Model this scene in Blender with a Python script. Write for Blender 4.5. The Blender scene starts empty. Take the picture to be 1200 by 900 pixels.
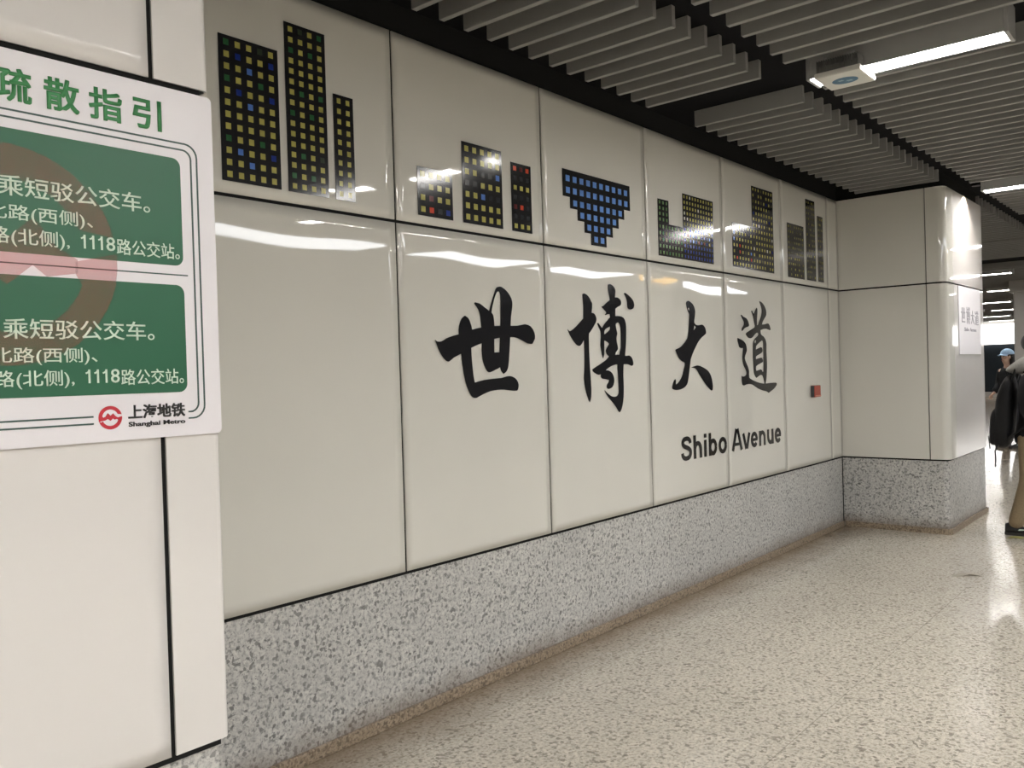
import bpy, bmesh, math, random
from mathutils import Vector, Matrix
from mathutils.geometry import tessellate_polygon

SC = bpy.context.scene
COL = SC.collection
random.seed(13)

# ------------------------------------------------------------------ camera, world, exposure
cam_data = bpy.data.cameras.new('camera')
cam = bpy.data.objects.new('camera', cam_data)
COL.objects.link(cam)
cam_data.sensor_width = 36.0
cam_data.lens = 36.0 * 1004.06 / 1200.0
cam_data.clip_start = 0.05
_r = Vector((0.64412949, -0.76434784, -0.02948862))
_u = Vector((0.0277578, -0.0151688, 0.99949958))
_f = Vector((0.76441265, 0.6446257, -0.01144594))
cam.matrix_world = Matrix(((_r.x, _u.x, -_f.x, 0.0), (_r.y, _u.y, -_f.y, -2.8756),
                           (_r.z, _u.z, -_f.z, 1.55), (0, 0, 0, 1)))
SC.camera = cam

world = bpy.data.worlds.new('world')
SC.world = world
world.use_nodes = True
world.node_tree.nodes['Background'].inputs[0].default_value = (0.01, 0.01, 0.01, 1)
world.node_tree.nodes['Background'].inputs[1].default_value = 1.0

SC.view_settings.view_transform = 'Standard'
SC.view_settings.look = 'None'
SC.view_settings.gamma = 1.0
SC.view_settings.use_curve_mapping = False
SC.view_settings.exposure = 0.0

TUBE = 62.0           # brightness of the strip light diffusers
TUBE_COL = (1.0, 0.97, 0.93)
BOX = 11.0             # brightness of the flat ceiling light panels
HEAD = 4.5            # brightness of the lit band on the far end wall

# ------------------------------------------------------------------ helpers
def tag(o, label=None, cat=None, group=None, kind=None):
    if label: o['label'] = label
    if cat: o['category'] = cat
    if group: o['group'] = group
    if kind: o['kind'] = kind
    return o

def empty(name, loc=(0, 0, 0), rz=0.0):
    o = bpy.data.objects.new(name, None)
    o.empty_display_size = 0.1
    COL.objects.link(o)
    o.location = loc
    o.rotation_euler = (0, 0, rz)
    return o

def link(name, me, mats, parent=None, smooth=False):
    o = bpy.data.objects.new(name, me)
    COL.objects.link(o)
    if not isinstance(mats, (list, tuple)): mats = [mats]
    for m in mats: me.materials.append(m)
    if smooth:
        for p in me.polygons: p.use_smooth = True
    if parent: o.parent = parent
    return o

def obj(name, bm, mats, parent=None, smooth=False):
    me = bpy.data.meshes.new(name)
    bmesh.ops.recalc_face_normals(bm, faces=bm.faces[:])
    bm.to_mesh(me); bm.free()
    return link(name, me, mats, parent, smooth)

def add_box(bm, lo, hi, mi=0):
    x0, y0, z0 = lo; x1, y1, z1 = hi
    v = [bm.verts.new(c) for c in ((x0,y0,z0),(x1,y0,z0),(x1,y1,z0),(x0,y1,z0),(x0,y0,z1),(x1,y0,z1),(x1,y1,z1),(x0,y1,z1))]
    fs = []
    for q in ((0,3,2,1),(4,5,6,7),(0,1,5,4),(1,2,6,5),(2,3,7,6),(3,0,4,7)):
        f = bm.faces.new([v[i] for i in q]); f.material_index = mi; fs.append(f)
    return v

def box(name, lo, hi, mat, parent=None, bevel=0.0, seg=2):
    bm = bmesh.new()
    add_box(bm, lo, hi)
    if bevel > 0:
        bmesh.ops.bevel(bm, geom=bm.edges[:], offset=bevel, segments=seg, affect='EDGES', profile=0.5)
    return obj(name, bm, mat, parent)

def add_cyl(bm, p0, p1, r0, r1=None, n=16, caps=True, mi=0):
    p0 = Vector(p0); p1 = Vector(p1)
    if r1 is None: r1 = r0
    d = (p1 - p0).normalized()
    a = d.orthogonal().normalized(); b = d.cross(a)
    A = []; B = []
    for i in range(n):
        t = 2*math.pi*i/n
        q = a*math.cos(t) + b*math.sin(t)
        A.append(bm.verts.new(p0 + q*r0)); B.append(bm.verts.new(p1 + q*r1))
    for i in range(n):
        j = (i+1) % n
        f = bm.faces.new((A[i], A[j], B[j], B[i])); f.material_index = mi; f.smooth = True
    if caps:
        bm.faces.new(A[::-1]).material_index = mi
        bm.faces.new(B).material_index = mi

def add_loops(bm, loops, y0, y1, mi=0):
    """a flat shape in the x-z plane given by an outline and holes, with thickness from y0 (front) to y1"""
    flat = [p for lp in loops for p in lp]
    tris = tessellate_polygon([[Vector((p[0], p[1], 0)) for p in lp] for lp in loops])
    fr = [bm.verts.new((p[0], y0, p[1])) for p in flat]
    bk = [bm.verts.new((p[0], y1, p[1])) for p in flat]
    for t in tris:
        if len(set(t)) < 3: continue
        try:
            f = bm.faces.new([fr[i] for i in t]); f.material_index = mi
            f = bm.faces.new([bk[i] for i in reversed(t)]); f.material_index = mi
        except ValueError: pass
    k = 0
    for lp in loops:
        n = len(lp)
        for i in range(n):
            a, b = k+i, k+(i+1) % n
            try: bm.faces.new((fr[a], fr[b], bk[b], bk[a])).material_index = mi
            except ValueError: pass
        k += n

def text_mesh(body, x0, x1, z0, z1, y0, y1, bold=0.0, thick=0.0):
    """lettering set into the given box of the x-z plane, y0 = its front face"""
    cu = bpy.data.curves.new('lettering', 'FONT')
    cu.body = body
    cu.offset = bold
    cu.resolution_u = 3
    o = bpy.data.objects.new('lettering', cu)
    COL.objects.link(o)
    dg = bpy.context.evaluated_depsgraph_get()
    me = bpy.data.meshes.new_from_object(o.evaluated_get(dg))
    bpy.data.objects.remove(o)
    bpy.data.curves.remove(cu)
    xs = [v.co.x for v in me.vertices]; zs = [v.co.y for v in me.vertices]
    a0, a1, b0, b1 = min(xs), max(xs), min(zs), max(zs)
    for v in me.vertices:
        v.co = Vector((x0 + (v.co.x-a0)/(a1-a0)*(x1-x0), y0, z0 + (v.co.y-b0)/(b1-b0)*(z1-z0)))
    bm = bmesh.new(); bm.from_mesh(me)
    if thick:                       # heavier strokes: the same face set again a little to each side
        for i, (a, b) in enumerate(((1, 1), (-1, 1), (1, -1), (-1, -1))):
            me.transform(Matrix.Translation((a*thick, 0.00004*(i+1), b*thick)))
            bm.from_mesh(me)
            me.transform(Matrix.Translation((-a*thick, -0.00004*(i+1), -b*thick)))
    bpy.data.meshes.remove(me)
    r = bmesh.ops.extrude_face_region(bm, geom=bm.faces[:])
    for e in r['geom']:
        if isinstance(e, bmesh.types.BMVert): e.co.y = y1
    return bm

def ribbon(bm, pts, w, y0, y1, closed=False):
    """a stroke of even width along a centre line in the x-z plane"""
    P = [Vector((a, b)) for a, b in pts]; n = len(P); L = []; R = []
    for i in range(n):
        if closed: a, b = P[i-1], P[(i+1) % n]
        else: a, b = P[max(i-1, 0)], P[min(i+1, n-1)]
        d = (b-a).normalized(); q = Vector((-d.y, d.x))
        k = 1.0
        if closed or 0 < i < n-1:
            e = (P[(i+1) % n]-P[i]).normalized()
            k = 1.0/max(0.5, abs(e.dot(d)))
        L.append(P[i]+q*w*0.5*k); R.append(P[i]-q*w*0.5*k)
    for i in range(n if closed else n-1):
        j = (i+1) % n
        f = [bm.verts.new((p.x, y0, p.y)) for p in (L[i], L[j], R[j], R[i])]
        b = [bm.verts.new((p.x, y1, p.y)) for p in (L[i], L[j], R[j], R[i])]
        bm.faces.new(f); bm.faces.new(b[::-1])
        for k in range(4): bm.faces.new((f[k], b[k], b[(k+1) % 4], f[(k+1) % 4]))

# ------------------------------------------------------------------ materials
def mat(name, col, rough=0.5, metal=0.0, spec=0.5, emit=None, es=0.0):
    m = bpy.data.materials.new(name); m.use_nodes = True
    b = m.node_tree.nodes['Principled BSDF']
    b.inputs['Base Color'].default_value = (*col, 1)
    b.inputs['Roughness'].default_value = rough
    b.inputs['Metallic'].default_value = metal
    b.inputs['Specular IOR Level'].default_value = spec
    if emit:
        b.inputs['Emission Color'].default_value = (*emit, 1)
        b.inputs['Emission Strength'].default_value = es
    return m

def nodes_of(m):
    nt = m.node_tree
    return nt, nt.nodes, nt.links, nt.nodes['Principled BSDF']

def coords(nt):
    t = nt.nodes.new('ShaderNodeNewGeometry')
    return t.outputs['Position']

def noise(nt, vec, scale, detail=2.0, rough=0.5):
    n = nt.nodes.new('ShaderNodeTexNoise')
    n.inputs['Scale'].default_value = scale; n.inputs['Detail'].default_value = detail
    n.inputs['Roughness'].default_value = rough
    nt.links.new(vec, n.inputs['Vector'])
    return n.outputs['Fac']

def ramp(nt, fac, stops, interp='LINEAR'):
    r = nt.nodes.new('ShaderNodeValToRGB'); e = r.color_ramp
    e.interpolation = interp
    while len(e.elements) < len(stops): e.elements.new(0.5)
    for el, (p, c) in zip(e.elements, stops):
        el.position = p; el.color = (*c, 1) if len(c) == 3 else c
    nt.links.new(fac, r.inputs['Fac'])
    return r.outputs['Color']

def mixc(nt, fac, a, b, mode='MIX'):
    m = nt.nodes.new('ShaderNodeMix'); m.data_type = 'RGBA'; m.blend_type = mode
    for s, v in ((0, fac), (6, a), (7, b)):
        if isinstance(v, (int, float)): m.inputs[s].default_value = v
        elif isinstance(v, tuple): m.inputs[s].default_value = (*v, 1)
        else: nt.links.new(v, m.inputs[s])
    return m.outputs[2]

def mapr(nt, val, a, b, c, d):
    m = nt.nodes.new('ShaderNodeMapRange')
    nt.links.new(val, m.inputs[0])
    for i, v in enumerate((a, b, c, d)): m.inputs[i+1].default_value = v
    return m.outputs[0]

def math_n(nt, op, a, b=None):
    m = nt.nodes.new('ShaderNodeMath'); m.operation = op
    for i, v in enumerate((a, b)):
        if v is None: continue
        if isinstance(v, (int, float)): m.inputs[i].default_value = v
        else: nt.links.new(v, m.inputs[i])
    return m.outputs[0]

def enamel(name, col, rough=0.03):
    m = mat(name, col, rough, spec=0.65)
    nt, N, L, b = nodes_of(m)
    p = coords(nt)
    c = mixc(nt, mapr(nt, noise(nt, p, 1.3, 3), 0.3, 0.7, 0, 1), tuple(v*0.965 for v in col), col)
    L.new(c, b.inputs['Base Color'])
    # faint dull smears of cleaning
    L.new(mapr(nt, noise(nt, p, 3.0, 4, 0.6), 0.35, 0.75, rough*0.8, rough*1.6), b.inputs['Roughness'])
    return m

def granite(name, light, mid, dark, rough, grain=70.0, dirt=None):
    m = mat(name, mid, rough)
    nt, N, L, b = nodes_of(m)
    p = coords(nt)
    n1 = noise(nt, p, grain, 5, 0.68)
    base = ramp(nt, n1, [(0.37, dark), (0.455, mid), (0.54, light), (0.72, tuple(min(1, v*1.10) for v in light))])
    v = nt.nodes.new('ShaderNodeTexVoronoi'); v.inputs['Scale'].default_value = grain*1.15
    nt.links.new(p, v.inputs['Vector'])
    sep = nt.nodes.new('ShaderNodeSeparateColor'); nt.links.new(v.outputs['Color'], sep.inputs[0])
    base = mixc(nt, mapr(nt, sep.outputs[0], 0.55, 1.0, 0.0, 0.55), base, mid)                   # single mineral grains
    base = mixc(nt, mapr(nt, sep.outputs[1], 0.86, 0.90, 0.0, 0.75), base, tuple(v_*0.7 for v_ in dark))
    n2 = noise(nt, p, grain*1.9, 3, 0.6)
    base = mixc(nt, mapr(nt, n2, 0.32, 0.42, 0.55, 0.0), base, tuple(v_*0.5 for v_ in dark))
    n3 = noise(nt, p, grain*0.22, 3)
    base = mixc(nt, mapr(nt, n3, 0.35, 0.65, 0.0, 0.35), base, mid)
    n4 = noise(nt, p, 1.6, 3)
    base = mixc(nt, mapr(nt, n4, 0.3, 0.7, 0.0, 0.12), base, dark)
    if dirt: base = dirt(nt, p, base)
    L.new(base, b.inputs['Base Color'])
    return m

def dirt_low(nt, p, base):          # brown mop line along the foot of the dado
    s = nt.nodes.new('ShaderNodeSeparateXYZ'); nt.links.new(p, s.inputs[0])
    z = math_n(nt, 'ADD', s.outputs['Z'], math_n(nt, 'MULTIPLY', noise(nt, p, 6, 4, .65), 0.14))
    return mixc(nt, mapr(nt, z, 0.10, 0.22, 0.65, 0.0), base, (0.16, 0.11, 0.07))

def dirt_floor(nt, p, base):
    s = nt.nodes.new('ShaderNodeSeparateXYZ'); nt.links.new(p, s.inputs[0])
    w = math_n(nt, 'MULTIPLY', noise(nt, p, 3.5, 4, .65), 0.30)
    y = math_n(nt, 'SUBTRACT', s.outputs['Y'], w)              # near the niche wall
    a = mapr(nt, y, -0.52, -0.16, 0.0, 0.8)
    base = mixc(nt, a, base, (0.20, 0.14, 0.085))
    # thin tile joints
    def joint(c, size, off):
        f = math_n(nt, 'FRACT', math_n(nt, 'DIVIDE', math_n(nt, 'ADD', c, off), size))
        d = math_n(nt, 'ABSOLUTE', math_n(nt, 'SUBTRACT', f, 0.5))
        return mapr(nt, d, 0.5-0.0022/size, 0.5-0.0012/size, 0.0, 0.5)
    j = math_n(nt, 'MAXIMUM', joint(s.outputs['Y'], 1.2, 1.455+60), joint(s.outputs['X'], 1.2, 0.31+60))
    return mixc(nt, j, base, (0.12, 0.10, 0.08))

M_panel = enamel('cream_enamel', (0.70, 0.685, 0.625))
M_pier = enamel('pale_enamel', (0.75, 0.725, 0.70), 0.06)
M_gap = mat('black_gap', (0.012, 0.012, 0.012), 0.8, spec=0.2)
M_ceil = mat('black_ceiling_paint', (0.008, 0.008, 0.009), 0.9, spec=0.1)
M_dado = granite('grey_granite', (0.66, 0.65, 0.61), (0.47, 0.465, 0.45), (0.12, 0.12, 0.117), 0.32, 58, dirt_low)
M_skirt = granite('stained_granite', (0.42, 0.34, 0.25), (0.25, 0.19, 0.13), (0.13, 0.10, 0.07), 0.4, 75)
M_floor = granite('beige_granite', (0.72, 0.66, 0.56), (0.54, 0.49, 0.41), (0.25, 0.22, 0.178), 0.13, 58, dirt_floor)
M_baffle = mat('grey_baffle_paint', (0.25, 0.247, 0.235), 0.5)
M_alu = mat('grey_aluminium', (0.45, 0.45, 0.44), 0.45, 0.3)
M_tube = mat('lit_diffuser', (0.9, 0.9, 0.9), 0.5, emit=TUBE_COL, es=TUBE)
M_boxlit = mat('lit_fascia', (0.9, 0.9, 0.9), 0.4, emit=(0.95, 0.97, 1.0), es=BOX)
M_head = mat('lit_band', (0.9, 0.9, 0.9), 0.4, emit=(1.0, 0.98, 0.96), es=HEAD)
M_white = mat('white_plastic', (0.72, 0.71, 0.66), 0.4)
M_black = mat('black_vinyl', (0.012, 0.012, 0.014), 0.12)
M_ink = mat('black_ink', (0.02, 0.02, 0.02), 0.35)
M_wallp = mat('pale_hall_wall', (0.45, 0.435, 0.41), 0.35)
M_wallw = mat('dull_hall_wall', (0.22, 0.212, 0.20), 0.5)
M_dgrey = mat('dark_grey', (0.06, 0.06, 0.065), 0.4)

# ------------------------------------------------------------------ the setting
ZT, ZS, ZB = 3.11, 2.2546, 0.672
CEIL = 3.254

tag(box('floor', (-6.5, -9.6, -0.12), (42, 9.5, 0.0), M_floor), 'speckled beige polished granite floor of the hall', 'floor', kind='structure')
tag(box('ceiling', (-6.5, -9.6, CEIL), (42, 9.5, CEIL+0.12), M_ceil), 'black ceiling behind the grey baffles', 'ceiling', kind='structure')

def panel(name, x0, x1, z0, z1, front, mat_, parent, seed=0, thick=0.007, edge=0.14, sag=0.0013, amp=0.0006, seam='t'):
    """enamelled sheet in the x-z plane, its front at y = front, softly pillowed towards the edges"""
    rnd = random.Random(seed)
    ph = [rnd.uniform(0, 6.28) for _ in range(6)]
    bm = bmesh.new()
    nx = max(2, int((x1-x0)/0.045)); nz = max(2, int((z1-z0)/0.045))
    g = []
    for i in range(nx+1):
        row = []
        x = x0 + (x1-x0)*i/nx
        for j in range(nz+1):
            z = z0 + (z1-z0)*j/nz
            dx = min(x-x0, x1-x); dz = min(z-z0, z1-z)
            h = 0.0012
            ds = {'t': z1-z, 'b': z-z0}.get(seam, 9.0)          # the edge along the long joint bows in
            if ds < edge: h += sag*(1-ds/edge)**2
            if min(dx, dz) < 0.018: h += 0.0006*(1-min(dx, dz)/0.018)**2
            h += amp*(math.sin(5.1*x+ph[0])*math.cos(4.3*z+ph[1]) + 0.8*math.sin(9.3*x+3.0*z+ph[2]) + 0.5*math.cos(11*z+ph[3]))
            row.append(bm.verts.new((x, front+h, z)))
        g.append(row)
    for i in range(nx):
        for j in range(nz):
            bm.faces.new((g[i][j], g[i+1][j], g[i+1][j+1], g[i][j+1])).smooth = True
    # folded edges back to the wall
    rim = [g[i][0] for i in range(nx+1)] + [g[nx][j] for j in range(1, nz+1)] + \
          [g[i][nz] for i in range(nx-1, -1, -1)] + [g[0][j] for j in range(nz-1, 0, -1)]
    bk = [bm.verts.new((v.co.x, front+thick, v.co.z)) for v in rim]
    n = len(rim)
    for i in range(n):
        bm.faces.new((rim[i], bk[i], bk[(i+1) % n], rim[(i+1) % n]))
    return obj(name, bm, mat_, parent)

# the niche wall with the calligraphy
wb = empty('wall_back')
tag(wb, 'cream enamel panelled niche wall above a speckled granite dado', 'wall', kind='structure')
box('backing', (1.0, 0.0245, 0.0), (8.40, 0.30, CEIL), M_gap, wb)
box('joint_filler', (1.0, 0.0125, ZB-0.0158), (8.30, 0.0240, ZT), M_gap, wb)
SE = [0.62, 1.5535, 2.634, 3.7155, 4.793, 5.879, 6.9565, 8.028]
g = 0.0055
for k in range(len(SE)-1):
    a = max(SE[k]+g, 1.17); b = SE[k+1]-g
    panel('wall_panel', a, b, ZB, ZS-0.007, 0.0, M_panel, wb, 100+k)
    panel('wall_panel', a, b, ZS+0.007, ZT, 0.0, M_panel, wb, 200+k, seam='b')
panel('corner_panel', SE[-1]+0.003, 8.302, ZB, ZS-0.007, 0.004, M_panel, wb, 301, 0.003, amp=0.0001, sag=0.0002)
panel('corner_panel', SE[-1]+0.003, 8.302, ZS+0.007, ZT, 0.004, M_panel, wb, 302, 0.003, amp=0.0001, sag=0.0002)
box('granite_dado', (1.0, 0.018, 0.0), (8.31, 0.0235, ZB-0.016), M_dado, wb)
tag(box('baseboard_back', (1.0, 0.0, 0.0), (8.29, 0.0175, 0.052), M_skirt, None, 0.004), 'brown stained granite skirting along the niche wall', 'skirting', kind='structure')

def profile_sheet(name, path, z0, z1, mat_, parent, thick=0.02):
    """a bent sheet: an open path in plan extruded from z0 to z1, thickness to the left of the path"""
    bm = bmesh.new()
    P = [Vector((a, b, 0)) for a, b in path]
    n = len(P); off = []
    for i in range(n):
        d = (P[min(i+1, n-1)] - P[max(i-1, 0)]).normalized()
        off.append(P[i] + Vector((-d.y, d.x, 0))*thick)
    q = [[bm.verts.new((p.x, p.y, z)) for p in src] for src in (P, off) for z in (z0, z1)]
    o0, o1, i0, i1 = q
    for i in range(n-1):
        bm.faces.new((o0[i], o0[i+1], o1[i+1], o1[i])).smooth = True
        bm.faces.new((i0[i+1], i0[i], i1[i], i1[i+1])).smooth = True
        bm.faces.new((o1[i], o1[i+1], i1[i+1], i1[i]))
        bm.faces.new((o0[i+1], o0[i], i0[i], i0[i+1]))
    bm.faces.new((o0[0], o1[0], i1[0], i0[0])); bm.faces.new((o0[-1], i0[-1], i1[-1], o1[-1]))
    o = obj(name, bm, mat_, parent)
    md = o.modifiers.new('edge', 'EDGE_SPLIT'); md.split_angle = math.radians(40)
    return o

def arc(cx, cy, r, a0, a1, n=8):
    return [(cx + r*math.cos(math.radians(a0+(a1-a0)*i/n)), cy + r*math.sin(math.radians(a0+(a1-a0)*i/n))) for i in range(n+1)]

# near pier on the left (its face carries the notice board)
YL = -0.951
wl = empty('wall_left')
tag(wl, 'pale enamel clad pier in front of the niche at the near end', 'wall', kind='structure')
box('backing', (-6.5, YL+0.03, 0.0), (1.125, 0.0, CEIL), M_gap, wl)
box('joint_filler', (-6.5, YL+0.0085, ZB-0.0158), (1.134, YL+0.0295, ZT), M_gap, wl)
rl = 0.022
corner = arc(1.158-rl, YL+rl, rl, -90, 0)
for z0, z1 in ((ZB, ZS-0.008), (ZS+0.013, ZT)):
    profile_sheet('corner_panel', [(1.0135, YL)] + corner + [(1.158, -0.01)], z0, z1, M_pier, wl, 0.006)
    xr = 1.0015
    k = 0
    while xr > -6.0:
        xl = xr - 1.08
        panel('wall_panel', xl, xr, z0, z1, YL, M_pier, wl, 400+k, 0.006, sag=0.0001, amp=0.0001)
        xr = xl - 0.012; k += 1
box('granite_dado', (-6.5, YL+0.018, 0.0), (1.132, YL+0.0295, ZB-0.016), M_dado, wl)
box('granite_dado', (1.126, YL+0.03, 0.0), (1.132, 0.0, ZB-0.016), M_dado, wl)
tag(box('baseboard_left', (-6.5, YL, 0.0), (1.15, YL+0.0175, 0.052), M_skirt, None, 0.004), 'brown stained granite skirting at the foot of the near pier', 'skirting', kind='structure')

# far pier with the paper notice
YP, XP, XE = -0.938, 8.308, 9.80
wr = empty('wall_right')
tag(wr, 'pale enamel clad pier closing the far end of the niche', 'wall', kind='structure')
box('backing', (XP+0.05, YP+0.05, 0.0), (XE-0.05, 9.5, CEIL), M_gap, wr)
rr = 0.07
c1 = arc(XP+rr, YP+rr, rr, 180, 270, 12)
c2 = arc(XE-rr, YP+rr, rr, -90, 0, 12)
for z0, z1 in ((ZB, ZS-0.007), (ZS+0.007, ZT)):
    profile_sheet('return_panel', [(XP, 0.012), (XP, -0.40), (XP, -0.7655)], z0, z1, M_panel, wr)
    profile_sheet('corner_panel', [(XP, -0.7745)] + c1 + [(8.553, YP)], z0, z1, M_panel, wr)
    profile_sheet('wall_panel', [(8.556, YP), (9.1, YP), (9.638, YP)], z0, z1, M_pier, wr)
    profile_sheet('corner_panel', [(9.641, YP)] + c2 + [(XE, 0.5)], z0, z1, M_pier, wr)
    profile_sheet('end_panel', [(XE, 0.506), (XE, 9.5)], z0, z1, M_pier, wr)
c3 = arc(XP+0.022+0.05, YP+0.022+0.05, 0.05, 180, 270, 8)
profile_sheet('granite_dado', [(XP+0.022, 0.016), (XP+0.022, -0.3)] + c3 + [(9.2, YP+0.022), (XE-0.022, YP+0.022), (XE-0.021, 1.0)], 0.0, ZB-0.016, M_dado, wr, 0.006)
bs = profile_sheet('baseboard_right', [(XP+0.003, -0.002), (XP+0.003, -0.3)] + arc(XP+0.003+0.06, YP+0.003+0.06, 0.06, 180, 270, 8) + [(9.2, YP+0.003), (XE-0.003, YP+0.003), (XE-0.002, 1.0)], 0.0, 0.052, M_skirt, None, 0.017)
tag(bs, 'brown stained granite skirting around the far pier', 'skirting', kind='structure')

# the rest of the hall
tag(box('wall_front', (-6.5, -9.5, 0.0), (42, -9.2, CEIL), M_wallw), 'pale wall on the opposite side of the hall', 'wall', kind='structure')
tag(box('wall_near', (-6.7, -9.2, 0.0), (-6.5, 0.0, CEIL), M_wallp), 'pale wall at the near end of the hall', 'wall', kind='structure')
we = empty('wall_far')
tag(we, 'far end wall with dark glass below a bright white band', 'wall', kind='structure')
box('backing', (41.0, -9.2, 0.0), (41.3, 9.5, CEIL), M_wallp, we)
M_glass = mat('dark_platform_glass', (0.02, 0.025, 0.03), 0.08)
y = -9.0
while y < 9.2:
    box('glass_panel', (40.9, y+0.03, 0.2), (40.95, y+1.42, 2.2), M_glass, we)
    box('post', (40.88, y-0.03, 0.0), (40.98, y+0.03, 2.2), M_alu, we)
    y += 1.45
box('lit_header', (40.7, -9.1, 2.22), (40.98, 9.4, 3.05), M_head, we)
box('sill', (40.8, -9.1, 0.0), (40.98, 9.4, 0.19), M_wallp, we)
tag(box('wall_side', (9.81, 9.5, 0.0), (41.3, 9.7, CEIL), M_wallp), 'pale wall on the far side beyond the pier', 'wall', kind='structure')

# pillar far behind the walkers
pl = empty('pillar', (20.55, 0.30, 0))
tag(pl, 'grey clad square pillar in the distance behind the person with the backpack', 'pillar', kind='structure')
box('shaft', (-0.45, -0.45, 0.0), (0.45, 0.27, CEIL-0.06), M_wallp, pl, 0.03)
box('capital', (-0.52, -0.52, CEIL-0.34), (0.52, 0.33, CEIL-0.002), M_wallp, pl, 0.01)

# ------------------------------------------------------------------ ceiling baffles
BZ0, BZ1, BW = 3.15, CEIL-0.002, 0.031
def baffle_mesh(L):
    bm = bmesh.new()
    add_box(bm, (-BW/2, -L, BZ0), (BW/2, 0, BZ1))
    bmesh.ops.bevel(bm, geom=[e for e in bm.edges if abs(e.verts[0].co.z-BZ0) < 1e-4 and abs(e.verts[1].co.z-BZ0) < 1e-4], offset=0.002, segments=1, affect='EDGES')
    bmesh.ops.recalc_face_normals(bm, faces=bm.faces[:])
    me = bpy.data.meshes.new('baffle'); bm.to_mesh(me); bm.free()
    me.materials.append(M_baffle)
    return me

def bank(xs, y1, y0, label, group, jit=0.0):
    me = baffle_mesh(y1-y0)
    for x in xs:
        o = bpy.data.objects.new('ceiling_baffle', me); COL.objects.link(o)
        o.location = (x, y1 + random.uniform(-jit, jit), 0)
        tag(o, label, 'ceiling baffle', group)

LIGHT_X = [0.55, 4.70, 8.86, 13.05, 17.5, 21.8, 26.2, 30.4, 34.6, 38.6]
LIGHT_X += [2.65, 6.78, -1.5, -3.6]
def clear(x, lx_=LIGHT_X[:10]): return all(abs(x-(lx)) > 0.125 for lx in lx_)

bank([2.63+0.1615*k for k in range(-3, 13)], -0.165, -0.89,
     'short dark grey ceiling baffle of the near bank beside the niche wall', 'near bank of short baffles', 0.006)
xs2 = [5.17+0.1652*k for k in range(20)]
bank(xs2[:-1] + [8.288], -0.168, -0.892,
     'short dark grey ceiling baffle of the bank in front of the far pier', 'bank of short baffles by the far pier', 0.006)
xs3 = [x for x in [3.275+0.1665*k for k in range(-7, 9)] if clear(x)] + [5.02] + [5.19+0.1632*k for k in range(0, 36)]
bank([x for x in xs3 if clear(x)], -1.078, -3.55,
     'long dark grey ceiling baffle over the open hall floor', 'long baffles over the hall', 0.006)
bank([x for x in [11.45+0.165*k for k in range(0, 26)] if clear(x)], -1.078, -4.4,
     'long grey ceiling baffle of the hall beyond the far pier', 'long baffles beyond the far pier')
bank([9.95+0.165*k for k in range(0, 34) if clear(9.95+0.165*k)], 3.2, -0.88,
     'grey ceiling baffle over the passage just behind the far pier', 'baffles behind the far pier')
bank([x for x in [17.0+0.24*k for k in range(0, 97)] if clear(x)], 7.5, -0.2,
     'grey ceiling baffle far down the bright end of the hall', 'distant baffles')

# ------------------------------------------------------------------ strip lights
def light_parts(L, W=0.17):
    h = bmesh.new()                       # open channel
    t = 0.012
    add_box(h, (-W/2, -L, 3.095), (-W/2+t, 0, BZ1)); add_box(h, (W/2-t, -L, 3.095), (W/2, 0, BZ1))
    add_box(h, (-W/2+t, -L, 3.13), (W/2-t, 0, 3.15))
    d = bmesh.new(); add_box(d, (-W/2+t+0.001, -L+0.016, 3.100), (W/2-t-0.001, -0.016, 3.128))
    c = bmesh.new(); add_box(c, (-W/2-0.004, -0.015, 3.088), (W/2+0.004, 0.006, BZ1))
    bmesh.ops.bevel(c, geom=c.edges[:], offset=0.003, segments=1, affect='EDGES')
    out = []
    for nm, b in (('housing', h), ('diffuser', d), ('end_cap', c)):
        bmesh.ops.recalc_face_normals(b, faces=b.faces[:])
        me = bpy.data.meshes.new(nm); b.to_mesh(me); b.free(); out.append(me)
    out[0].materials.append(M_alu); out[1].materials.append(M_tube); out[2].materials.append(M_alu)
    return out
LP = {L: light_parts(L) for L in (0.95, 1.25)}
def strip_light(x, y, label, group=None, L=0.95):
    r = empty('strip_light', (x, y, 0))
    tag(r, label, 'ceiling light', group)
    for nm, me in zip(('housing', 'diffuser', 'end_cap'), LP[L]):
        o = bpy.data.objects.new(nm, me); COL.objects.link(o); o.parent = r
    o = bpy.data.objects.new('end_cap', LP[L][2]); COL.objects.link(o); o.parent = r
    o.location = (0, -L+0.009, 0)
    return r
HALL = 'lit strip light on the hall ceiling, one of a set mostly added out of view to brighten the walls'
strip_light(13.05, -1.135, HALL, 'hall strip lights')
strip_light(4.70, -1.135, 'lit strip light with a white box hung under its near end')
strip_light(8.86, -1.14, 'lit strip light above the floor in front of the far pier')
for x, y in [(0.55, -2.47), (4.70, -2.47), (13.05, -2.47), (17.5, -2.47), (17.5, -3.81), (21.8, -2.47), (21.8, -3.81)] + [(x, y) for x in (-5.7, -3.6, -1.5, 0.55, 2.65) for y in (-3.81, -5.15, -6.5, -7.85)]:  # most of these are added out of view to brighten niche wall and piers
    strip_light(x, y, HALL, 'hall strip lights')
for x, y in ((17.5, 1.37), (17.5, 2.9), (21.8, 1.37), (21.8, 2.9), (26.2, 2.9), (26.2, 1.37), (30.4, 2.95), (30.4, 4.4), (34.6, 3.0), (34.6, 4.4), (38.6, 4.6), (38.6, 3.1), (13.05, 2.2)):
    strip_light(x, y, 'lit strip light far off in the passage behind the far pier', 'distant strip lights', 1.25)

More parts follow.
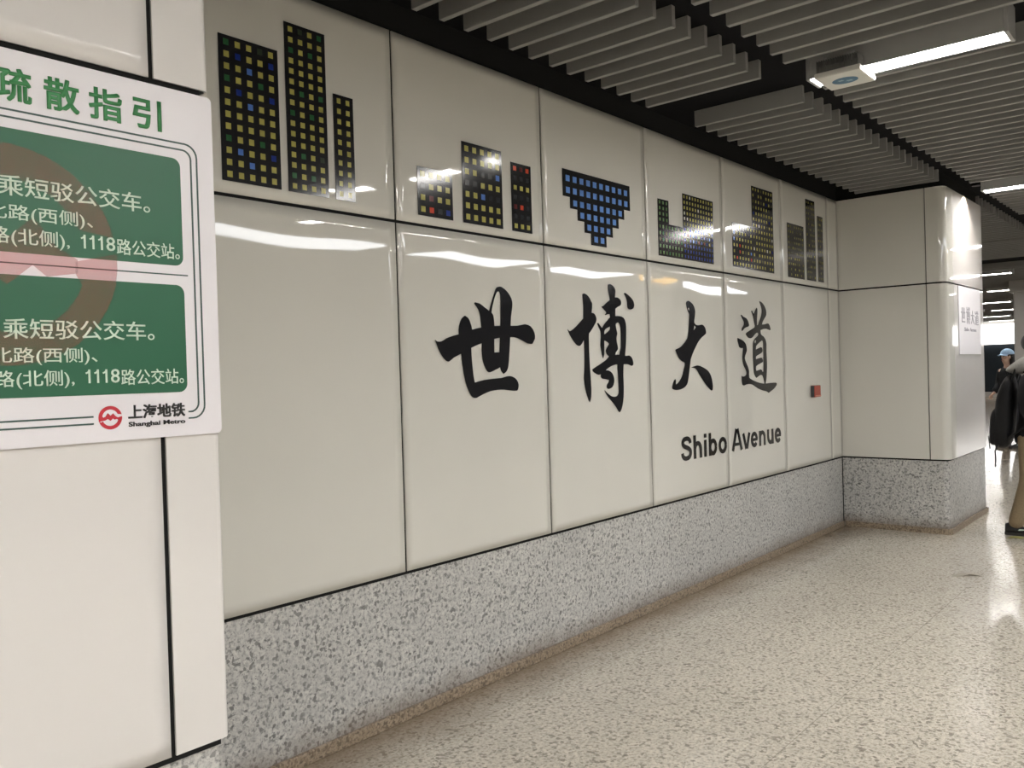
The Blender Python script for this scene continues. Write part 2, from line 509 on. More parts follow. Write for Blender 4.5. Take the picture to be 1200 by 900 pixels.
# downlight that grazes the far pier
dl = empty('downlight', (9.026, -1.05, 0))
tag(dl, 'small recessed downlight washing the paper side of the far pier', 'downlight')
bm = bmesh.new(); add_cyl(bm, (0, 0, 3.19), (0, 0, BZ1), 0.045, n=20, caps=False); add_cyl(bm, (0, 0, 3.19), (0, 0, BZ1), 0.041, n=20, caps=False)
obj('housing', bm, M_ceil, dl)
bm = bmesh.new(); add_cyl(bm, (0, 0, 3.225), (0, 0, 3.235), 0.038, n=20)
obj('lens', bm, mat('lit_lens', (0.9, 0.9, 0.9), 0.3, emit=(1, 0.86, 0.72), es=20), dl)
sp = bpy.data.lights.new('downlight_beam', 'SPOT'); sp.energy = 28; sp.color = (1.0, 0.84, 0.70)
sp.spot_size = math.radians(92); sp.spot_blend = 0.12; sp.shadow_soft_size = 0.012
so = bpy.data.objects.new('downlight_beam', sp); COL.objects.link(so); so.parent = dl; so.location = (0, 0, 3.215)

# flat light panels in a line over the middle of the hall, mirrored in the enamel
def light_panel(x0, x1, label, w=0.85):
    r = empty('light_panel', (x0, -4.25, 3.08))
    tag(r, label, 'ceiling light', 'flat light panels over the hall')
    L = x1-x0
    bm = bmesh.new()
    for lo, hi in (((0, -w, 0), (L, -w+0.02, 0.065)), ((0, -0.02, 0), (L, 0, 0.065)), ((0, -w+0.02, 0), (0.02, -0.02, 0.065)), ((L-0.02, -w+0.02, 0), (L, -0.02, 0.065)), ((0.02, -w+0.02, 0.05), (L-0.02, -0.02, 0.065))): add_box(bm, lo, hi)
    obj('frame', bm, M_alu, r)
    box('diffuser', (0.021, -w+0.021, 0.006), (L-0.021, -0.021, 0.045), M_boxlit, r)
    for a in (0.12, 0.88): box('hanger', (L*a-0.01, -w/2-0.01, 0.065), (L*a+0.01, -w/2+0.01, CEIL-3.082), M_dgrey, r)
light_panel(3.6, 6.6, 'flat light panel over the hall, mirrored in the panel beside the near pier')
light_panel(7.3, 9.3, 'flat light panel over the hall, mirrored above the first brush character')
light_panel(9.7, 11.6, 'flat light panel over the hall, mirrored above the second brush character')
light_panel(13.2, 16.4, 'flat light panel over the hall, mirrored above the last two brush characters')
# hanging arrow sign, mirrored as a yellow glint
hs = empty('hanging_sign', (10.7, -3.75, 2.83))
tag(hs, 'hanging sign with a glowing yellow arrow, mirrored under the green and blue tower', 'sign')
box('body', (0, -0.08, 0), (1.3, 0.0, 0.24), M_dgrey, hs, 0.008)
M_yel = mat('lit_yellow', (0.9, 0.6, 0.1), 0.4, emit=(1.0, 0.55, 0.06), es=5.0)
bm = bmesh.new()
add_loops(bm, [[(0.55, 0.09), (0.55, 0.15), (0.85, 0.15), (0.85, 0.215), (1.12, 0.12), (0.85, 0.025), (0.85, 0.09)]], 0.006, 0.0005)
obj('arrow', bm, M_yel, hs)
box('lit_field', (0.12, 0.0005, 0.04), (0.42, 0.006, 0.20), M_yel, hs)
box('hanger', (0.2, -0.05, 0.24), (0.22, -0.03, CEIL-2.832), M_dgrey, hs)
box('hanger', (1.08, -0.05, 0.24), (1.10, -0.03, CEIL-2.832), M_dgrey, hs)

# ------------------------------------------------------------------ skyline decals on the upper panels
WIN = {'Y': (0.42, 0.39, 0.10), 'G': (0.03, 0.12, 0.045), 'g': (0.035, 0.05, 0.03), 'B': (0.09, 0.20, 0.55), 'N': (0.015, 0.035, 0.22),
       'L': (0.13, 0.27, 0.62), 'R': (0.55, 0.06, 0.025), 'r': (0.10, 0.02, 0.02), 'D': (0.022, 0.024, 0.026), 'W': (0.6, 0.6, 0.5),
       'E': (0.10, 0.19, 0.07), 'y': (0.26, 0.25, 0.09), 'd': (0.12, 0.115, 0.05)}
WKEY = list(WIN)
M_win = {k: mat('window_print_' + n, WIN[k], 0.15) for k, n in zip(WKEY, ('yellow', 'dark_green', 'faint_green', 'blue', 'navy', 'light_blue', 'red', 'faint_red', 'unlit', 'white', 'green', 'dull_yellow', 'dim'))}
MATS = [M_black] + [M_win[k] for k in WKEY]

def decal(label, outline, wins):
    """outline in the wall plane; wins = list of (x0, z0, x1, z1, key)"""
    bm = bmesh.new()
    yf = -0.0026
    add_loops(bm, [outline], yf, -0.0008)
    for x0, z0, x1, z1, k in wins:
        v = [bm.verts.new((a, yf-0.00025, b)) for a, b in ((x0, z0), (x1, z0), (x1, z1), (x0, z1))]
        bm.faces.new(v).material_index = 1 + WKEY.index(k)
    o = obj('skyline_decal', bm, MATS)
    tag(o, label, 'wall decal', 'printed tower decals along the upper panels')
    return o

def grid(x0, z0, x1, z1, rows, fx=0.52, fz=0.46, mx=0.0, mz=0.0):
    """rows of keys from the top down over the rectangle, blank = no window"""
    out = []
    nz = len(rows); dz = (z1-z0-2*mz)/nz
    for j, row in enumerate(rows):
        dx = (x1-x0-2*mx)/len(row)
        zc = z1-mz-dz*(j+0.5)
        for i, k in enumerate(row):
            if k == ' ': continue
            xc = x0+mx+dx*(i+0.5)
            out.append((xc-dx*fx/2, zc-dz*fz/2, xc+dx*fx/2, zc+dz*fz/2, k))
    return out
def rect(x0, z0, x1, z1): return [(x0, z0), (x1, z0), (x1, z1), (x0, z1)]

decal('wide printed tower of yellow windows with blue ones, beside the near pier', rect(1.768, 2.307, 2.028, 2.855),
      grid(1.768, 2.307, 2.028, 2.855, ['GYYgY', 'YNYYN', 'YYBYY', 'GYYGY', 'YNYYN', 'YYBYY', 'YYYYY', 'YYYYY', 'GYYGY', 'YBYYN', 'YYBYY', 'YYYYY'], 0.46, 0.52, 0.008, 0.004))
decal('tallest printed tower with four columns of yellow windows', rect(2.062, 2.307, 2.262, 2.984),
      grid(2.062, 2.307, 2.262, 2.984, ['YgYG', 'YYYY', 'GYGY', 'YYYY', 'YYYY', 'YYYY', 'YGYG', 'YYYY', 'GYGY', 'YYYY', 'YYYY', 'YYYY', 'YGYg', 'YYYY', 'GYGY', 'YYYY'], 0.46, 0.52, 0.006, 0.004))
decal('narrow printed tower with only two columns of yellow windows', rect(2.297, 2.307, 2.403, 2.750),
      grid(2.297, 2.307, 2.403, 2.750, ['YY']*10, 0.42, 0.5, 0.006, 0.004))
decal('low squat printed block of yellow windows with one red', rect(2.771, 2.300, 3.004, 2.526),
      grid(2.771, 2.300, 3.004, 2.526, ['YYYY', 'DYYY', 'YrYY', 'YRDN'], 0.52, 0.48, 0.006, 0.004))
decal('mid height printed tower of yellow windows with two blue ones', rect(3.076, 2.300, 3.374, 2.699),
      grid(3.076, 2.300, 3.374, 2.699, ['YYYYY', 'YYYYY', 'YYDDB', 'DDYYY', 'YYBDD', 'YYYYY', 'YYYYY'], 0.50, 0.5, 0.006, 0.004))
decal('narrow printed tower with three red windows among dark rows', rect(3.448, 2.300, 3.614, 2.660),
      grid(3.448, 2.300, 3.614, 2.660, ['RrR', 'DDD', 'YYY', 'DDD', 'rRD', 'DDD', 'YYY'], 0.50, 0.48, 0.006, 0.004))
# the upside down stepped block
px = [3.900, 3.967, 4.037, 4.103, 4.167]; qx = [4.602, 4.532, 4.466, 4.398, 4.328]; pz = [2.547, 2.484, 2.422, 2.360, 2.294]
out = [(3.900, 2.7015)]
for i in range(5):
    out.append((px[i], pz[i]))
    if i < 4: out.append((px[i+1], pz[i]))
for i in range(4, -1, -1):
    out.append((qx[i], pz[i]))
    if i > 0: out.append((qx[i-1], pz[i-1])) if False else out.append((qx[i], pz[i-1]))
out.append((4.602, 2.7015))
w = []
for n, z in ((10, 2.652), (10, 2.585), (8, 2.517), (6, 2.455), (4, 2.393), (2, 2.330)):
    for i in range(n):
        xc = 4.251 + (i-(n-1)/2)*0.0672
        w.append((xc-0.019, z-0.017, xc+0.019, z+0.017, 'L'))
decal('upside down stepped printed block of light blue windows', out, w)
# two joined blocks: green low part, yellow and blue tall part
rnd = random.Random(5)
def line(n, ch, alt='', p=0.0): return ''.join(rnd.choice(alt) if alt and rnd.random() < p else ch for _ in range(n))
w = grid(4.940, 2.520, 5.082, 2.676, ['EEE']*4, 0.42, 0.55, 0.004, 0.003) + grid(4.940, 2.301, 5.274, 2.520, [line(8, 'E', 'Gd', .2) for _ in range(5)], 0.42, 0.5, 0.004, 0.003)
w += grid(5.274, 2.303, 5.722, 2.756, [line(11, 'Y', 'yW', .2) for _ in range(5)] + ['yyYYYYYYYYY', 'NENdBNNBNyN', 'NrNLNENNNBN', 'NENBNrNrNyN', 'NNNNNNNNNNN', 'NNNNNNNNNNN', 'NNNNNNNNNNN'], 0.42, 0.55, 0.004, 0.003)
decal('two joined printed blocks, low green part and taller yellow and blue part', [(4.940, 2.301), (5.716, 2.303), (5.724, 2.756), (5.275, 2.755), (5.274, 2.521), (5.083, 2.519), (5.083, 2.676), (4.942, 2.675)], w)
w = grid(6.028, 2.313, 6.384, 2.647, [line(7, 'Y', 'ydRDB', .35) for _ in range(7)], 0.40, 0.48, 0.004, 0.003) + grid(6.384, 2.313, 6.786, 2.976, [line(8, 'Y', 'ydD', .45) for _ in range(2)] + [line(8, 'Y', 'ydDNW', .28) for _ in range(12)], 0.40, 0.48, 0.004, 0.003)
decal('two joined printed blocks of small yellow windows above the last character', [(6.028, 2.313), (6.786, 2.312), (6.788, 2.976), (6.385, 2.972), (6.384, 2.648), (6.030, 2.645)], w)
decal('low wide printed block of tiny windows above the red box', rect(7.076, 2.304, 7.438, 2.766),
      grid(7.076, 2.304, 7.438, 2.766, [line(8, 'y', 'dDY', .5) for _ in range(10)], 0.40, 0.42, 0.006, 0.004))
decal('tall thin printed tower of tiny windows nearest the corner but one', rect(7.497, 2.306, 7.710, 3.023),
      grid(7.497, 2.306, 7.710, 3.023, [line(5, 'y', 'dDY', .5) for _ in range(15)], 0.40, 0.42, 0.006, 0.004))
decal('thinnest printed tower of tiny windows nearest the corner of the niche', rect(7.768, 2.307, 7.900, 2.905),
      grid(7.768, 2.307, 7.900, 2.905, [line(3, 'y', 'dDY', .5) for _ in range(12)], 0.40, 0.42, 0.006, 0.004))

# ------------------------------------------------------------------ brush characters and lettering
CHARS = {
 'shi': [[[[2856,1722],[2863,1718],[2870,1715],[2885,1714],[2899,1716],[2916,1723],[2933,1731],[2953,1737],[2973,1742],[2995,1747],[3017,1751],[3066,1763],[3115,1776],[3149,1783],[3184,1788],[3232,1794],[3281,1798],[3342,1800],[3404,1802],[3436,1803],[3468,1804],[3498,1809],[3527,1813],[3553,1810],[3575,1803],[3594,1787],[3606,1769],[3610,1754],[3609,1738],[3598,1723],[3585,1709],[3566,1709],[3547,1711],[3520,1720],[3494,1729],[3468,1737],[3442,1742],[3422,1743],[3402,1743],[3362,1741],[3322,1738],[3297,1735],[3272,1730],[3226,1720],[3180,1709],[3141,1698],[3103,1686],[3065,1672],[3028,1657],[3003,1647],[2978,1638],[2961,1628],[2943,1619],[2933,1620],[2924,1624],[2909,1636],[2896,1650],[2884,1665],[2874,1682],[2865,1702]]],[[[3065,1843],[3076,1838],[3087,1833],[3097,1820],[3104,1805],[3110,1791],[3113,1775],[3112,1764],[3110,1753],[3106,1720],[3103,1686],[3103,1649],[3106,1613],[3109,1581],[3113,1549],[3117,1532],[3122,1514],[3155,1520],[3188,1525],[3225,1528],[3263,1530],[3294,1531],[3324,1532],[3347,1536],[3370,1540],[3390,1541],[3409,1538],[3429,1531],[3446,1520],[3455,1508],[3460,1494],[3459,1483],[3455,1472],[3450,1466],[3443,1463],[3419,1463],[3395,1465],[3369,1468],[3344,1471],[3316,1472],[3288,1472],[3263,1470],[3239,1468],[3211,1462],[3185,1455],[3166,1449],[3147,1443],[3134,1438],[3121,1437],[3109,1440],[3098,1446],[3086,1459],[3076,1473],[3066,1494],[3057,1516],[3050,1540],[3044,1565],[3040,1589],[3036,1613],[3034,1634],[3031,1655],[3029,1686],[3026,1717],[3021,1735],[3018,1753],[3018,1773],[3022,1793],[3030,1811],[3041,1828],[3052,1836]]],[[[3142,1912],[3159,1910],[3175,1907],[3193,1899],[3209,1890],[3228,1882],[3246,1872],[3261,1865],[3273,1855],[3277,1842],[3279,1828],[3280,1813],[3280,1798],[3278,1762],[3277,1727],[3275,1695],[3274,1663],[3297,1663],[3320,1663],[3322,1626],[3317,1589],[3302,1581],[3282,1576],[3260,1568],[3238,1563],[3226,1564],[3216,1569],[3205,1583],[3196,1598],[3189,1613],[3184,1630],[3182,1649],[3181,1669],[3182,1689],[3183,1709],[3183,1749],[3183,1788],[3181,1810],[3178,1832],[3175,1850],[3169,1867],[3161,1880],[3151,1891],[3143,1898],[3136,1905],[3138,1909]]],[[[3246,1872],[3254,1893],[3264,1914],[3276,1940],[3289,1966],[3294,1977],[3301,1988],[3308,1995],[3318,1999],[3332,2001],[3345,2000],[3366,1992],[3384,1982],[3399,1970],[3411,1958],[3421,1944],[3427,1929],[3428,1914],[3426,1899],[3420,1873],[3414,1847],[3411,1825],[3408,1802],[3405,1773],[3403,1743],[3398,1699],[3392,1654],[3387,1621],[3380,1588],[3373,1575],[3363,1563],[3353,1558],[3342,1553],[3333,1560],[3326,1567],[3320,1578],[3317,1589],[3315,1626],[3316,1663],[3319,1701],[3322,1738],[3326,1769],[3329,1799],[3331,1833],[3334,1866],[3336,1906],[3337,1947],[3336,1958],[3333,1968],[3327,1973],[3319,1978],[3310,1972],[3303,1965],[3294,1951],[3287,1937],[3279,1918],[3271,1900],[3265,1880],[3259,1860],[3251,1866]]]],
 'bo': [[[[4062,1999],[4067,2003],[4075,2005],[4091,2003],[4105,1999],[4119,1991],[4130,1983],[4139,1973],[4146,1963],[4153,1956],[4157,1949],[4154,1921],[4147,1894],[4140,1858],[4131,1823],[4123,1798],[4115,1773],[4113,1751],[4113,1728],[4113,1703],[4112,1678],[4113,1641],[4114,1604],[4116,1566],[4119,1529],[4122,1492],[4124,1454],[4123,1429],[4120,1404],[4114,1388],[4106,1373],[4100,1379],[4094,1386],[4083,1408],[4073,1431],[4064,1456],[4058,1481],[4055,1501],[4054,1520],[4057,1543],[4060,1565],[4064,1622],[4066,1678],[4065,1704],[4064,1730],[4065,1766],[4065,1802],[4064,1831],[4064,1861],[4067,1898],[4068,1935],[4065,1967]]],[[[3907,1794],[3917,1788],[3927,1783],[3942,1788],[3956,1794],[3974,1803],[3990,1812],[4027,1836],[4064,1860],[4092,1874],[4121,1888],[4134,1893],[4148,1896],[4161,1895],[4174,1892],[4184,1885],[4190,1877],[4195,1868],[4197,1858],[4191,1844],[4181,1832],[4167,1818],[4152,1804],[4139,1792],[4126,1781],[4107,1769],[4089,1758],[4075,1747],[4062,1735],[4049,1721],[4035,1708],[4026,1703],[4014,1700],[3998,1704],[3985,1710],[3968,1723],[3953,1736],[3939,1750],[3926,1765],[3916,1779]]],[[[4331,2072],[4340,2074],[4350,2076],[4364,2074],[4377,2070],[4390,2063],[4400,2055],[4406,2047],[4408,2038],[4405,2017],[4401,1996],[4402,1965],[4403,1934],[4401,1908],[4398,1882],[4398,1856],[4400,1830],[4404,1813],[4410,1796],[4414,1787],[4416,1778],[4410,1765],[4405,1752],[4406,1736],[4409,1721],[4416,1703],[4419,1685],[4408,1674],[4394,1664],[4390,1656],[4384,1648],[4364,1640],[4341,1635],[4322,1639],[4305,1646],[4295,1654],[4289,1664],[4287,1671],[4288,1679],[4297,1689],[4308,1699],[4316,1707],[4325,1714],[4317,1720],[4309,1725],[4291,1731],[4273,1735],[4262,1736],[4250,1737],[4249,1749],[4252,1760],[4262,1766],[4275,1771],[4293,1778],[4312,1787],[4326,1794],[4339,1803],[4340,1808],[4339,1813],[4342,1841],[4344,1870],[4342,1882],[4340,1895],[4343,1938],[4345,1980],[4342,1997],[4337,2013],[4332,2031],[4328,2049],[4329,2060]]],[[[4254,1938],[4262,1938],[4270,1940],[4286,1948],[4302,1958],[4323,1969],[4345,1980],[4365,1988],[4387,1995],[4406,1999],[4425,2000],[4443,1995],[4458,1988],[4466,1979],[4469,1968],[4466,1959],[4459,1952],[4446,1947],[4432,1943],[4417,1936],[4403,1929],[4383,1917],[4364,1906],[4353,1900],[4340,1895],[4329,1894],[4317,1893],[4306,1891],[4294,1887],[4292,1890],[4290,1892],[4298,1896],[4304,1900],[4303,1903],[4300,1907],[4289,1914],[4278,1921],[4266,1929]]],[[[4503,2027],[4509,2030],[4515,2033],[4529,2029],[4542,2024],[4562,2016],[4580,2007],[4596,1997],[4609,1985],[4615,1975],[4618,1964],[4616,1953],[4609,1942],[4599,1937],[4586,1933],[4571,1931],[4557,1932],[4546,1937],[4540,1944],[4538,1960],[4538,1976],[4533,1991],[4526,2005],[4515,2016]]],[[[4204,1835],[4210,1836],[4215,1838],[4228,1827],[4241,1816],[4254,1808],[4267,1800],[4273,1793],[4275,1786],[4275,1755],[4272,1725],[4272,1715],[4271,1704],[4271,1679],[4269,1653],[4263,1641],[4257,1628],[4251,1638],[4246,1648],[4237,1676],[4231,1704],[4234,1729],[4238,1755],[4238,1773],[4235,1790],[4226,1803],[4216,1815],[4210,1825]]],[[[4249,1801],[4262,1817],[4278,1832],[4296,1845],[4316,1858],[4329,1868],[4344,1876],[4367,1881],[4391,1884],[4419,1886],[4448,1886],[4471,1883],[4491,1877],[4502,1867],[4509,1856],[4515,1842],[4517,1827],[4516,1780],[4512,1732],[4508,1706],[4503,1680],[4499,1661],[4495,1643],[4485,1616],[4476,1590],[4472,1556],[4470,1522],[4471,1483],[4471,1443],[4469,1417],[4466,1391],[4461,1367],[4454,1344],[4447,1329],[4438,1314],[4429,1305],[4420,1298],[4411,1302],[4404,1307],[4393,1320],[4382,1332],[4360,1350],[4337,1368],[4317,1382],[4297,1397],[4285,1408],[4275,1419],[4268,1428],[4262,1437],[4278,1427],[4293,1418],[4311,1409],[4329,1401],[4347,1397],[4366,1395],[4384,1396],[4399,1400],[4410,1409],[4415,1419],[4416,1445],[4415,1471],[4413,1502],[4411,1534],[4408,1562],[4409,1591],[4421,1622],[4436,1653],[4442,1666],[4449,1679],[4452,1685],[4455,1690],[4458,1724],[4459,1758],[4458,1787],[4456,1815],[4452,1827],[4445,1839],[4437,1844],[4427,1849],[4414,1844],[4403,1838],[4394,1826],[4387,1814],[4365,1818],[4341,1821],[4327,1817],[4313,1812],[4298,1807],[4285,1801],[4278,1794],[4274,1786],[4272,1778],[4270,1771],[4262,1765],[4252,1760],[4244,1770],[4239,1780],[4242,1791]]],[[[4141,1564],[4148,1568],[4158,1571],[4184,1581],[4212,1590],[4249,1604],[4285,1618],[4302,1628],[4318,1638],[4329,1643],[4342,1646],[4379,1649],[4417,1651],[4455,1647],[4493,1643],[4518,1644],[4542,1645],[4558,1640],[4571,1632],[4581,1619],[4587,1605],[4589,1596],[4586,1586],[4579,1582],[4568,1580],[4549,1584],[4529,1590],[4500,1591],[4471,1591],[4440,1592],[4409,1591],[4383,1589],[4357,1585],[4333,1579],[4310,1571],[4291,1563],[4273,1554],[4250,1544],[4227,1534],[4214,1532],[4200,1531],[4184,1535],[4169,1541],[4158,1545],[4148,1551],[4143,1557]]],[[[4231,1534],[4250,1546],[4273,1556],[4291,1557],[4309,1555],[4329,1549],[4346,1540],[4357,1527],[4365,1514],[4368,1498],[4366,1483],[4359,1468],[4346,1455],[4329,1448],[4308,1444],[4296,1446],[4288,1452],[4286,1460],[4289,1469],[4297,1477],[4306,1484],[4311,1491],[4316,1497],[4297,1500],[4279,1503],[4261,1505],[4243,1507],[4233,1512],[4226,1519],[4226,1527]]]],
 'da': [[[[5293,2012],[5302,2017],[5314,2020],[5330,2019],[5346,2015],[5367,2007],[5385,1997],[5399,1984],[5409,1970],[5413,1958],[5414,1946],[5410,1928],[5405,1910],[5399,1893],[5395,1876],[5399,1869],[5407,1863],[5420,1858],[5435,1855],[5456,1855],[5477,1857],[5494,1860],[5511,1861],[5530,1856],[5545,1848],[5557,1836],[5564,1822],[5568,1810],[5563,1798],[5536,1785],[5506,1773],[5479,1759],[5454,1744],[5433,1727],[5415,1710],[5395,1691],[5375,1672],[5366,1662],[5358,1652],[5344,1635],[5331,1617],[5326,1601],[5322,1585],[5314,1560],[5307,1535],[5298,1505],[5287,1476],[5280,1460],[5270,1445],[5253,1434],[5233,1425],[5206,1418],[5177,1413],[5146,1411],[5115,1411],[5093,1414],[5073,1418],[5067,1425],[5066,1432],[5069,1441],[5075,1451],[5084,1464],[5095,1477],[5103,1481],[5113,1484],[5116,1478],[5118,1473],[5118,1460],[5117,1448],[5131,1452],[5144,1457],[5164,1467],[5180,1479],[5199,1495],[5214,1513],[5226,1534],[5236,1555],[5247,1574],[5250,1592],[5233,1599],[5211,1604],[5189,1614],[5169,1625],[5155,1639],[5143,1652],[5133,1667],[5123,1681],[5130,1684],[5138,1687],[5157,1691],[5177,1695],[5198,1702],[5217,1711],[5256,1733],[5291,1758],[5300,1773],[5305,1790],[5311,1809],[5315,1829],[5322,1868],[5327,1908],[5329,1918],[5329,1927],[5320,1939],[5310,1950],[5302,1964],[5295,1977],[5291,1989],[5288,2000],[5289,2006]],[[5394,1850],[5406,1850],[5422,1839],[5392,1821],[5382,1818]],[[5312,1970],[5330,1973],[5331,1955],[5316,1955]]],[[[5332,1561],[5355,1564],[5378,1567],[5398,1570],[5419,1573],[5440,1572],[5461,1570],[5495,1562],[5528,1553],[5559,1543],[5587,1530],[5608,1514],[5624,1497],[5633,1480],[5640,1464],[5645,1445],[5649,1426],[5649,1412],[5645,1398],[5638,1393],[5629,1389],[5619,1393],[5609,1397],[5581,1413],[5555,1429],[5525,1450],[5498,1471],[5473,1492],[5449,1512],[5434,1527],[5418,1541],[5403,1549],[5385,1555],[5359,1558]]]],
 'dao': [[[[6138,1949],[6146,1951],[6153,1952],[6166,1946],[6177,1939],[6189,1937],[6202,1935],[6218,1932],[6232,1928],[6245,1921],[6256,1913],[6267,1902],[6275,1889],[6279,1882],[6279,1874],[6273,1868],[6263,1864],[6246,1861],[6228,1858],[6209,1854],[6192,1848],[6179,1840],[6166,1832],[6160,1830],[6153,1828],[6150,1835],[6149,1843],[6157,1852],[6168,1861],[6179,1869],[6189,1878],[6192,1889],[6190,1900],[6179,1911],[6166,1921],[6152,1935]]],[[[6074,1774],[6084,1772],[6093,1770],[6110,1767],[6127,1764],[6147,1759],[6166,1754],[6187,1745],[6205,1734],[6217,1722],[6224,1708],[6228,1693],[6227,1678],[6217,1664],[6205,1651],[6194,1636],[6188,1621],[6195,1605],[6206,1590],[6223,1572],[6240,1554],[6251,1537],[6258,1519],[6256,1495],[6258,1471],[6271,1463],[6290,1457],[6330,1446],[6371,1437],[6407,1430],[6444,1424],[6492,1418],[6541,1415],[6595,1416],[6651,1418],[6704,1418],[6758,1417],[6769,1414],[6777,1410],[6775,1402],[6768,1394],[6743,1380],[6715,1368],[6687,1359],[6658,1351],[6635,1345],[6612,1339],[6600,1345],[6586,1350],[6540,1357],[6494,1363],[6456,1371],[6420,1379],[6389,1389],[6359,1399],[6334,1407],[6308,1414],[6277,1418],[6247,1420],[6224,1419],[6201,1417],[6178,1413],[6156,1411],[6143,1415],[6136,1421],[6129,1438],[6126,1456],[6127,1471],[6128,1486],[6138,1482],[6150,1479],[6171,1481],[6190,1485],[6204,1492],[6213,1500],[6213,1512],[6207,1524],[6194,1538],[6179,1551],[6166,1566],[6156,1582],[6150,1606],[6149,1630],[6153,1649],[6159,1669],[6162,1684],[6165,1699],[6149,1698],[6133,1697],[6114,1700],[6099,1705],[6091,1717],[6086,1729],[6078,1740],[6073,1751],[6072,1762]]],[[[6327,1988],[6334,1989],[6341,1990],[6348,1981],[6357,1972],[6364,1969],[6372,1966],[6381,1974],[6389,1982],[6400,1993],[6412,2005],[6420,2011],[6430,2017],[6435,2012],[6438,2006],[6438,1986],[6435,1966],[6430,1943],[6425,1920],[6425,1900],[6425,1880],[6437,1881],[6446,1883],[6462,1897],[6475,1913],[6490,1929],[6503,1945],[6514,1961],[6521,1978],[6525,1994],[6523,2009],[6515,2025],[6504,2040],[6492,2055],[6479,2069],[6487,2070],[6495,2071],[6517,2065],[6537,2058],[6557,2048],[6574,2036],[6588,2023],[6599,2008],[6605,1994],[6606,1981],[6604,1969],[6596,1957],[6580,1945],[6562,1933],[6547,1922],[6533,1910],[6524,1898],[6516,1887],[6543,1888],[6570,1890],[6592,1894],[6614,1897],[6629,1898],[6642,1897],[6658,1888],[6668,1877],[6677,1863],[6683,1849],[6672,1847],[6661,1845],[6631,1850],[6601,1855],[6568,1854],[6535,1851],[6510,1846],[6486,1841],[6488,1830],[6490,1818],[6493,1811],[6500,1805],[6521,1798],[6542,1792],[6563,1779],[6579,1765],[6588,1749],[6593,1733],[6592,1703],[6589,1674],[6592,1628],[6595,1582],[6593,1548],[6588,1514],[6583,1484],[6576,1454],[6567,1434],[6558,1415],[6549,1415],[6541,1415],[6534,1433],[6527,1451],[6518,1465],[6507,1479],[6498,1483],[6486,1486],[6469,1486],[6453,1484],[6439,1480],[6426,1476],[6408,1471],[6389,1465],[6375,1473],[6364,1482],[6353,1495],[6347,1509],[6343,1535],[6343,1562],[6341,1596],[6339,1629],[6340,1673],[6342,1718],[6344,1729],[6348,1740],[6358,1754],[6371,1767],[6388,1777],[6409,1785],[6426,1792],[6441,1799],[6447,1806],[6447,1813],[6438,1818],[6427,1822],[6416,1819],[6405,1817],[6388,1810],[6373,1803],[6355,1792],[6335,1782],[6318,1777],[6299,1774],[6277,1775],[6258,1779],[6242,1787],[6229,1796],[6221,1802],[6220,1809],[6233,1817],[6251,1823],[6282,1832],[6313,1842],[6349,1852],[6382,1863],[6387,1870],[6386,1877],[6381,1891],[6374,1905],[6368,1923],[6361,1941],[6354,1953],[6346,1965],[6337,1977]],[[6508,1762],[6469,1747],[6432,1732],[6413,1723],[6399,1714],[6394,1700],[6392,1687],[6437,1697],[6483,1706],[6497,1704],[6506,1699],[6516,1684],[6513,1669],[6484,1658],[6448,1649],[6418,1642],[6392,1633],[6388,1623],[6390,1612],[6436,1618],[6483,1623],[6496,1621],[6504,1617],[6516,1605],[6517,1592],[6499,1584],[6475,1579],[6427,1569],[6387,1556],[6383,1538],[6389,1519],[6430,1525],[6472,1530],[6484,1527],[6493,1522],[6499,1516],[6503,1510],[6514,1511],[6525,1512],[6529,1548],[6531,1583],[6532,1628],[6532,1674],[6533,1703],[6533,1733],[6533,1742],[6529,1751],[6520,1757]],[[6372,1756],[6391,1763],[6404,1756],[6395,1741],[6374,1734]]]],
}

for key, lab in (('shi', 'large black brush written character, first of four, with looped vertical strokes'),
                 ('bo', 'black brush written character, second of four, tall with a hooked tail'),
                 ('da', 'black brush written character, third of four, with few simple strokes'),
                 ('dao', 'black brush written character, fourth of four, with ladder like bars')):
    bm = bmesh.new()
    for i, loops in enumerate(CHARS[key]):
        add_loops(bm, [[(x/1000.0, z/1000.0) for x, z in lp] for lp in loops], -0.0036-0.00006*i, -0.0008)
    tag(obj('calligraphy_character', bm, M_black), lab, 'wall character', 'brush written station name')
def ell(cx, cz, rx, rz, a0, a1, n=18): return [(cx+rx*math.cos(math.radians(a0+(a1-a0)*i/n)), cz+rz*math.sin(math.radians(a0+(a1-a0)*i/n))) for i in range(n+1)]
def spl(P, n=5):
    out = []
    for i in range(len(P)-1):
        p0, p1, p2, p3 = (Vector(P[max(0, min(len(P)-1, k))]) for k in (i-1, i, i+1, i+2))
        for k in range(n):
            t = k/n
            q = 0.5*((2*p1) + (p2-p0)*t + (2*p0-5*p1+4*p2-p3)*t*t + (3*p1-p0-3*p2+p3)*t**3)
            out.append((q.x, q.y))
    return out + [P[-1]]
SW = 0.19
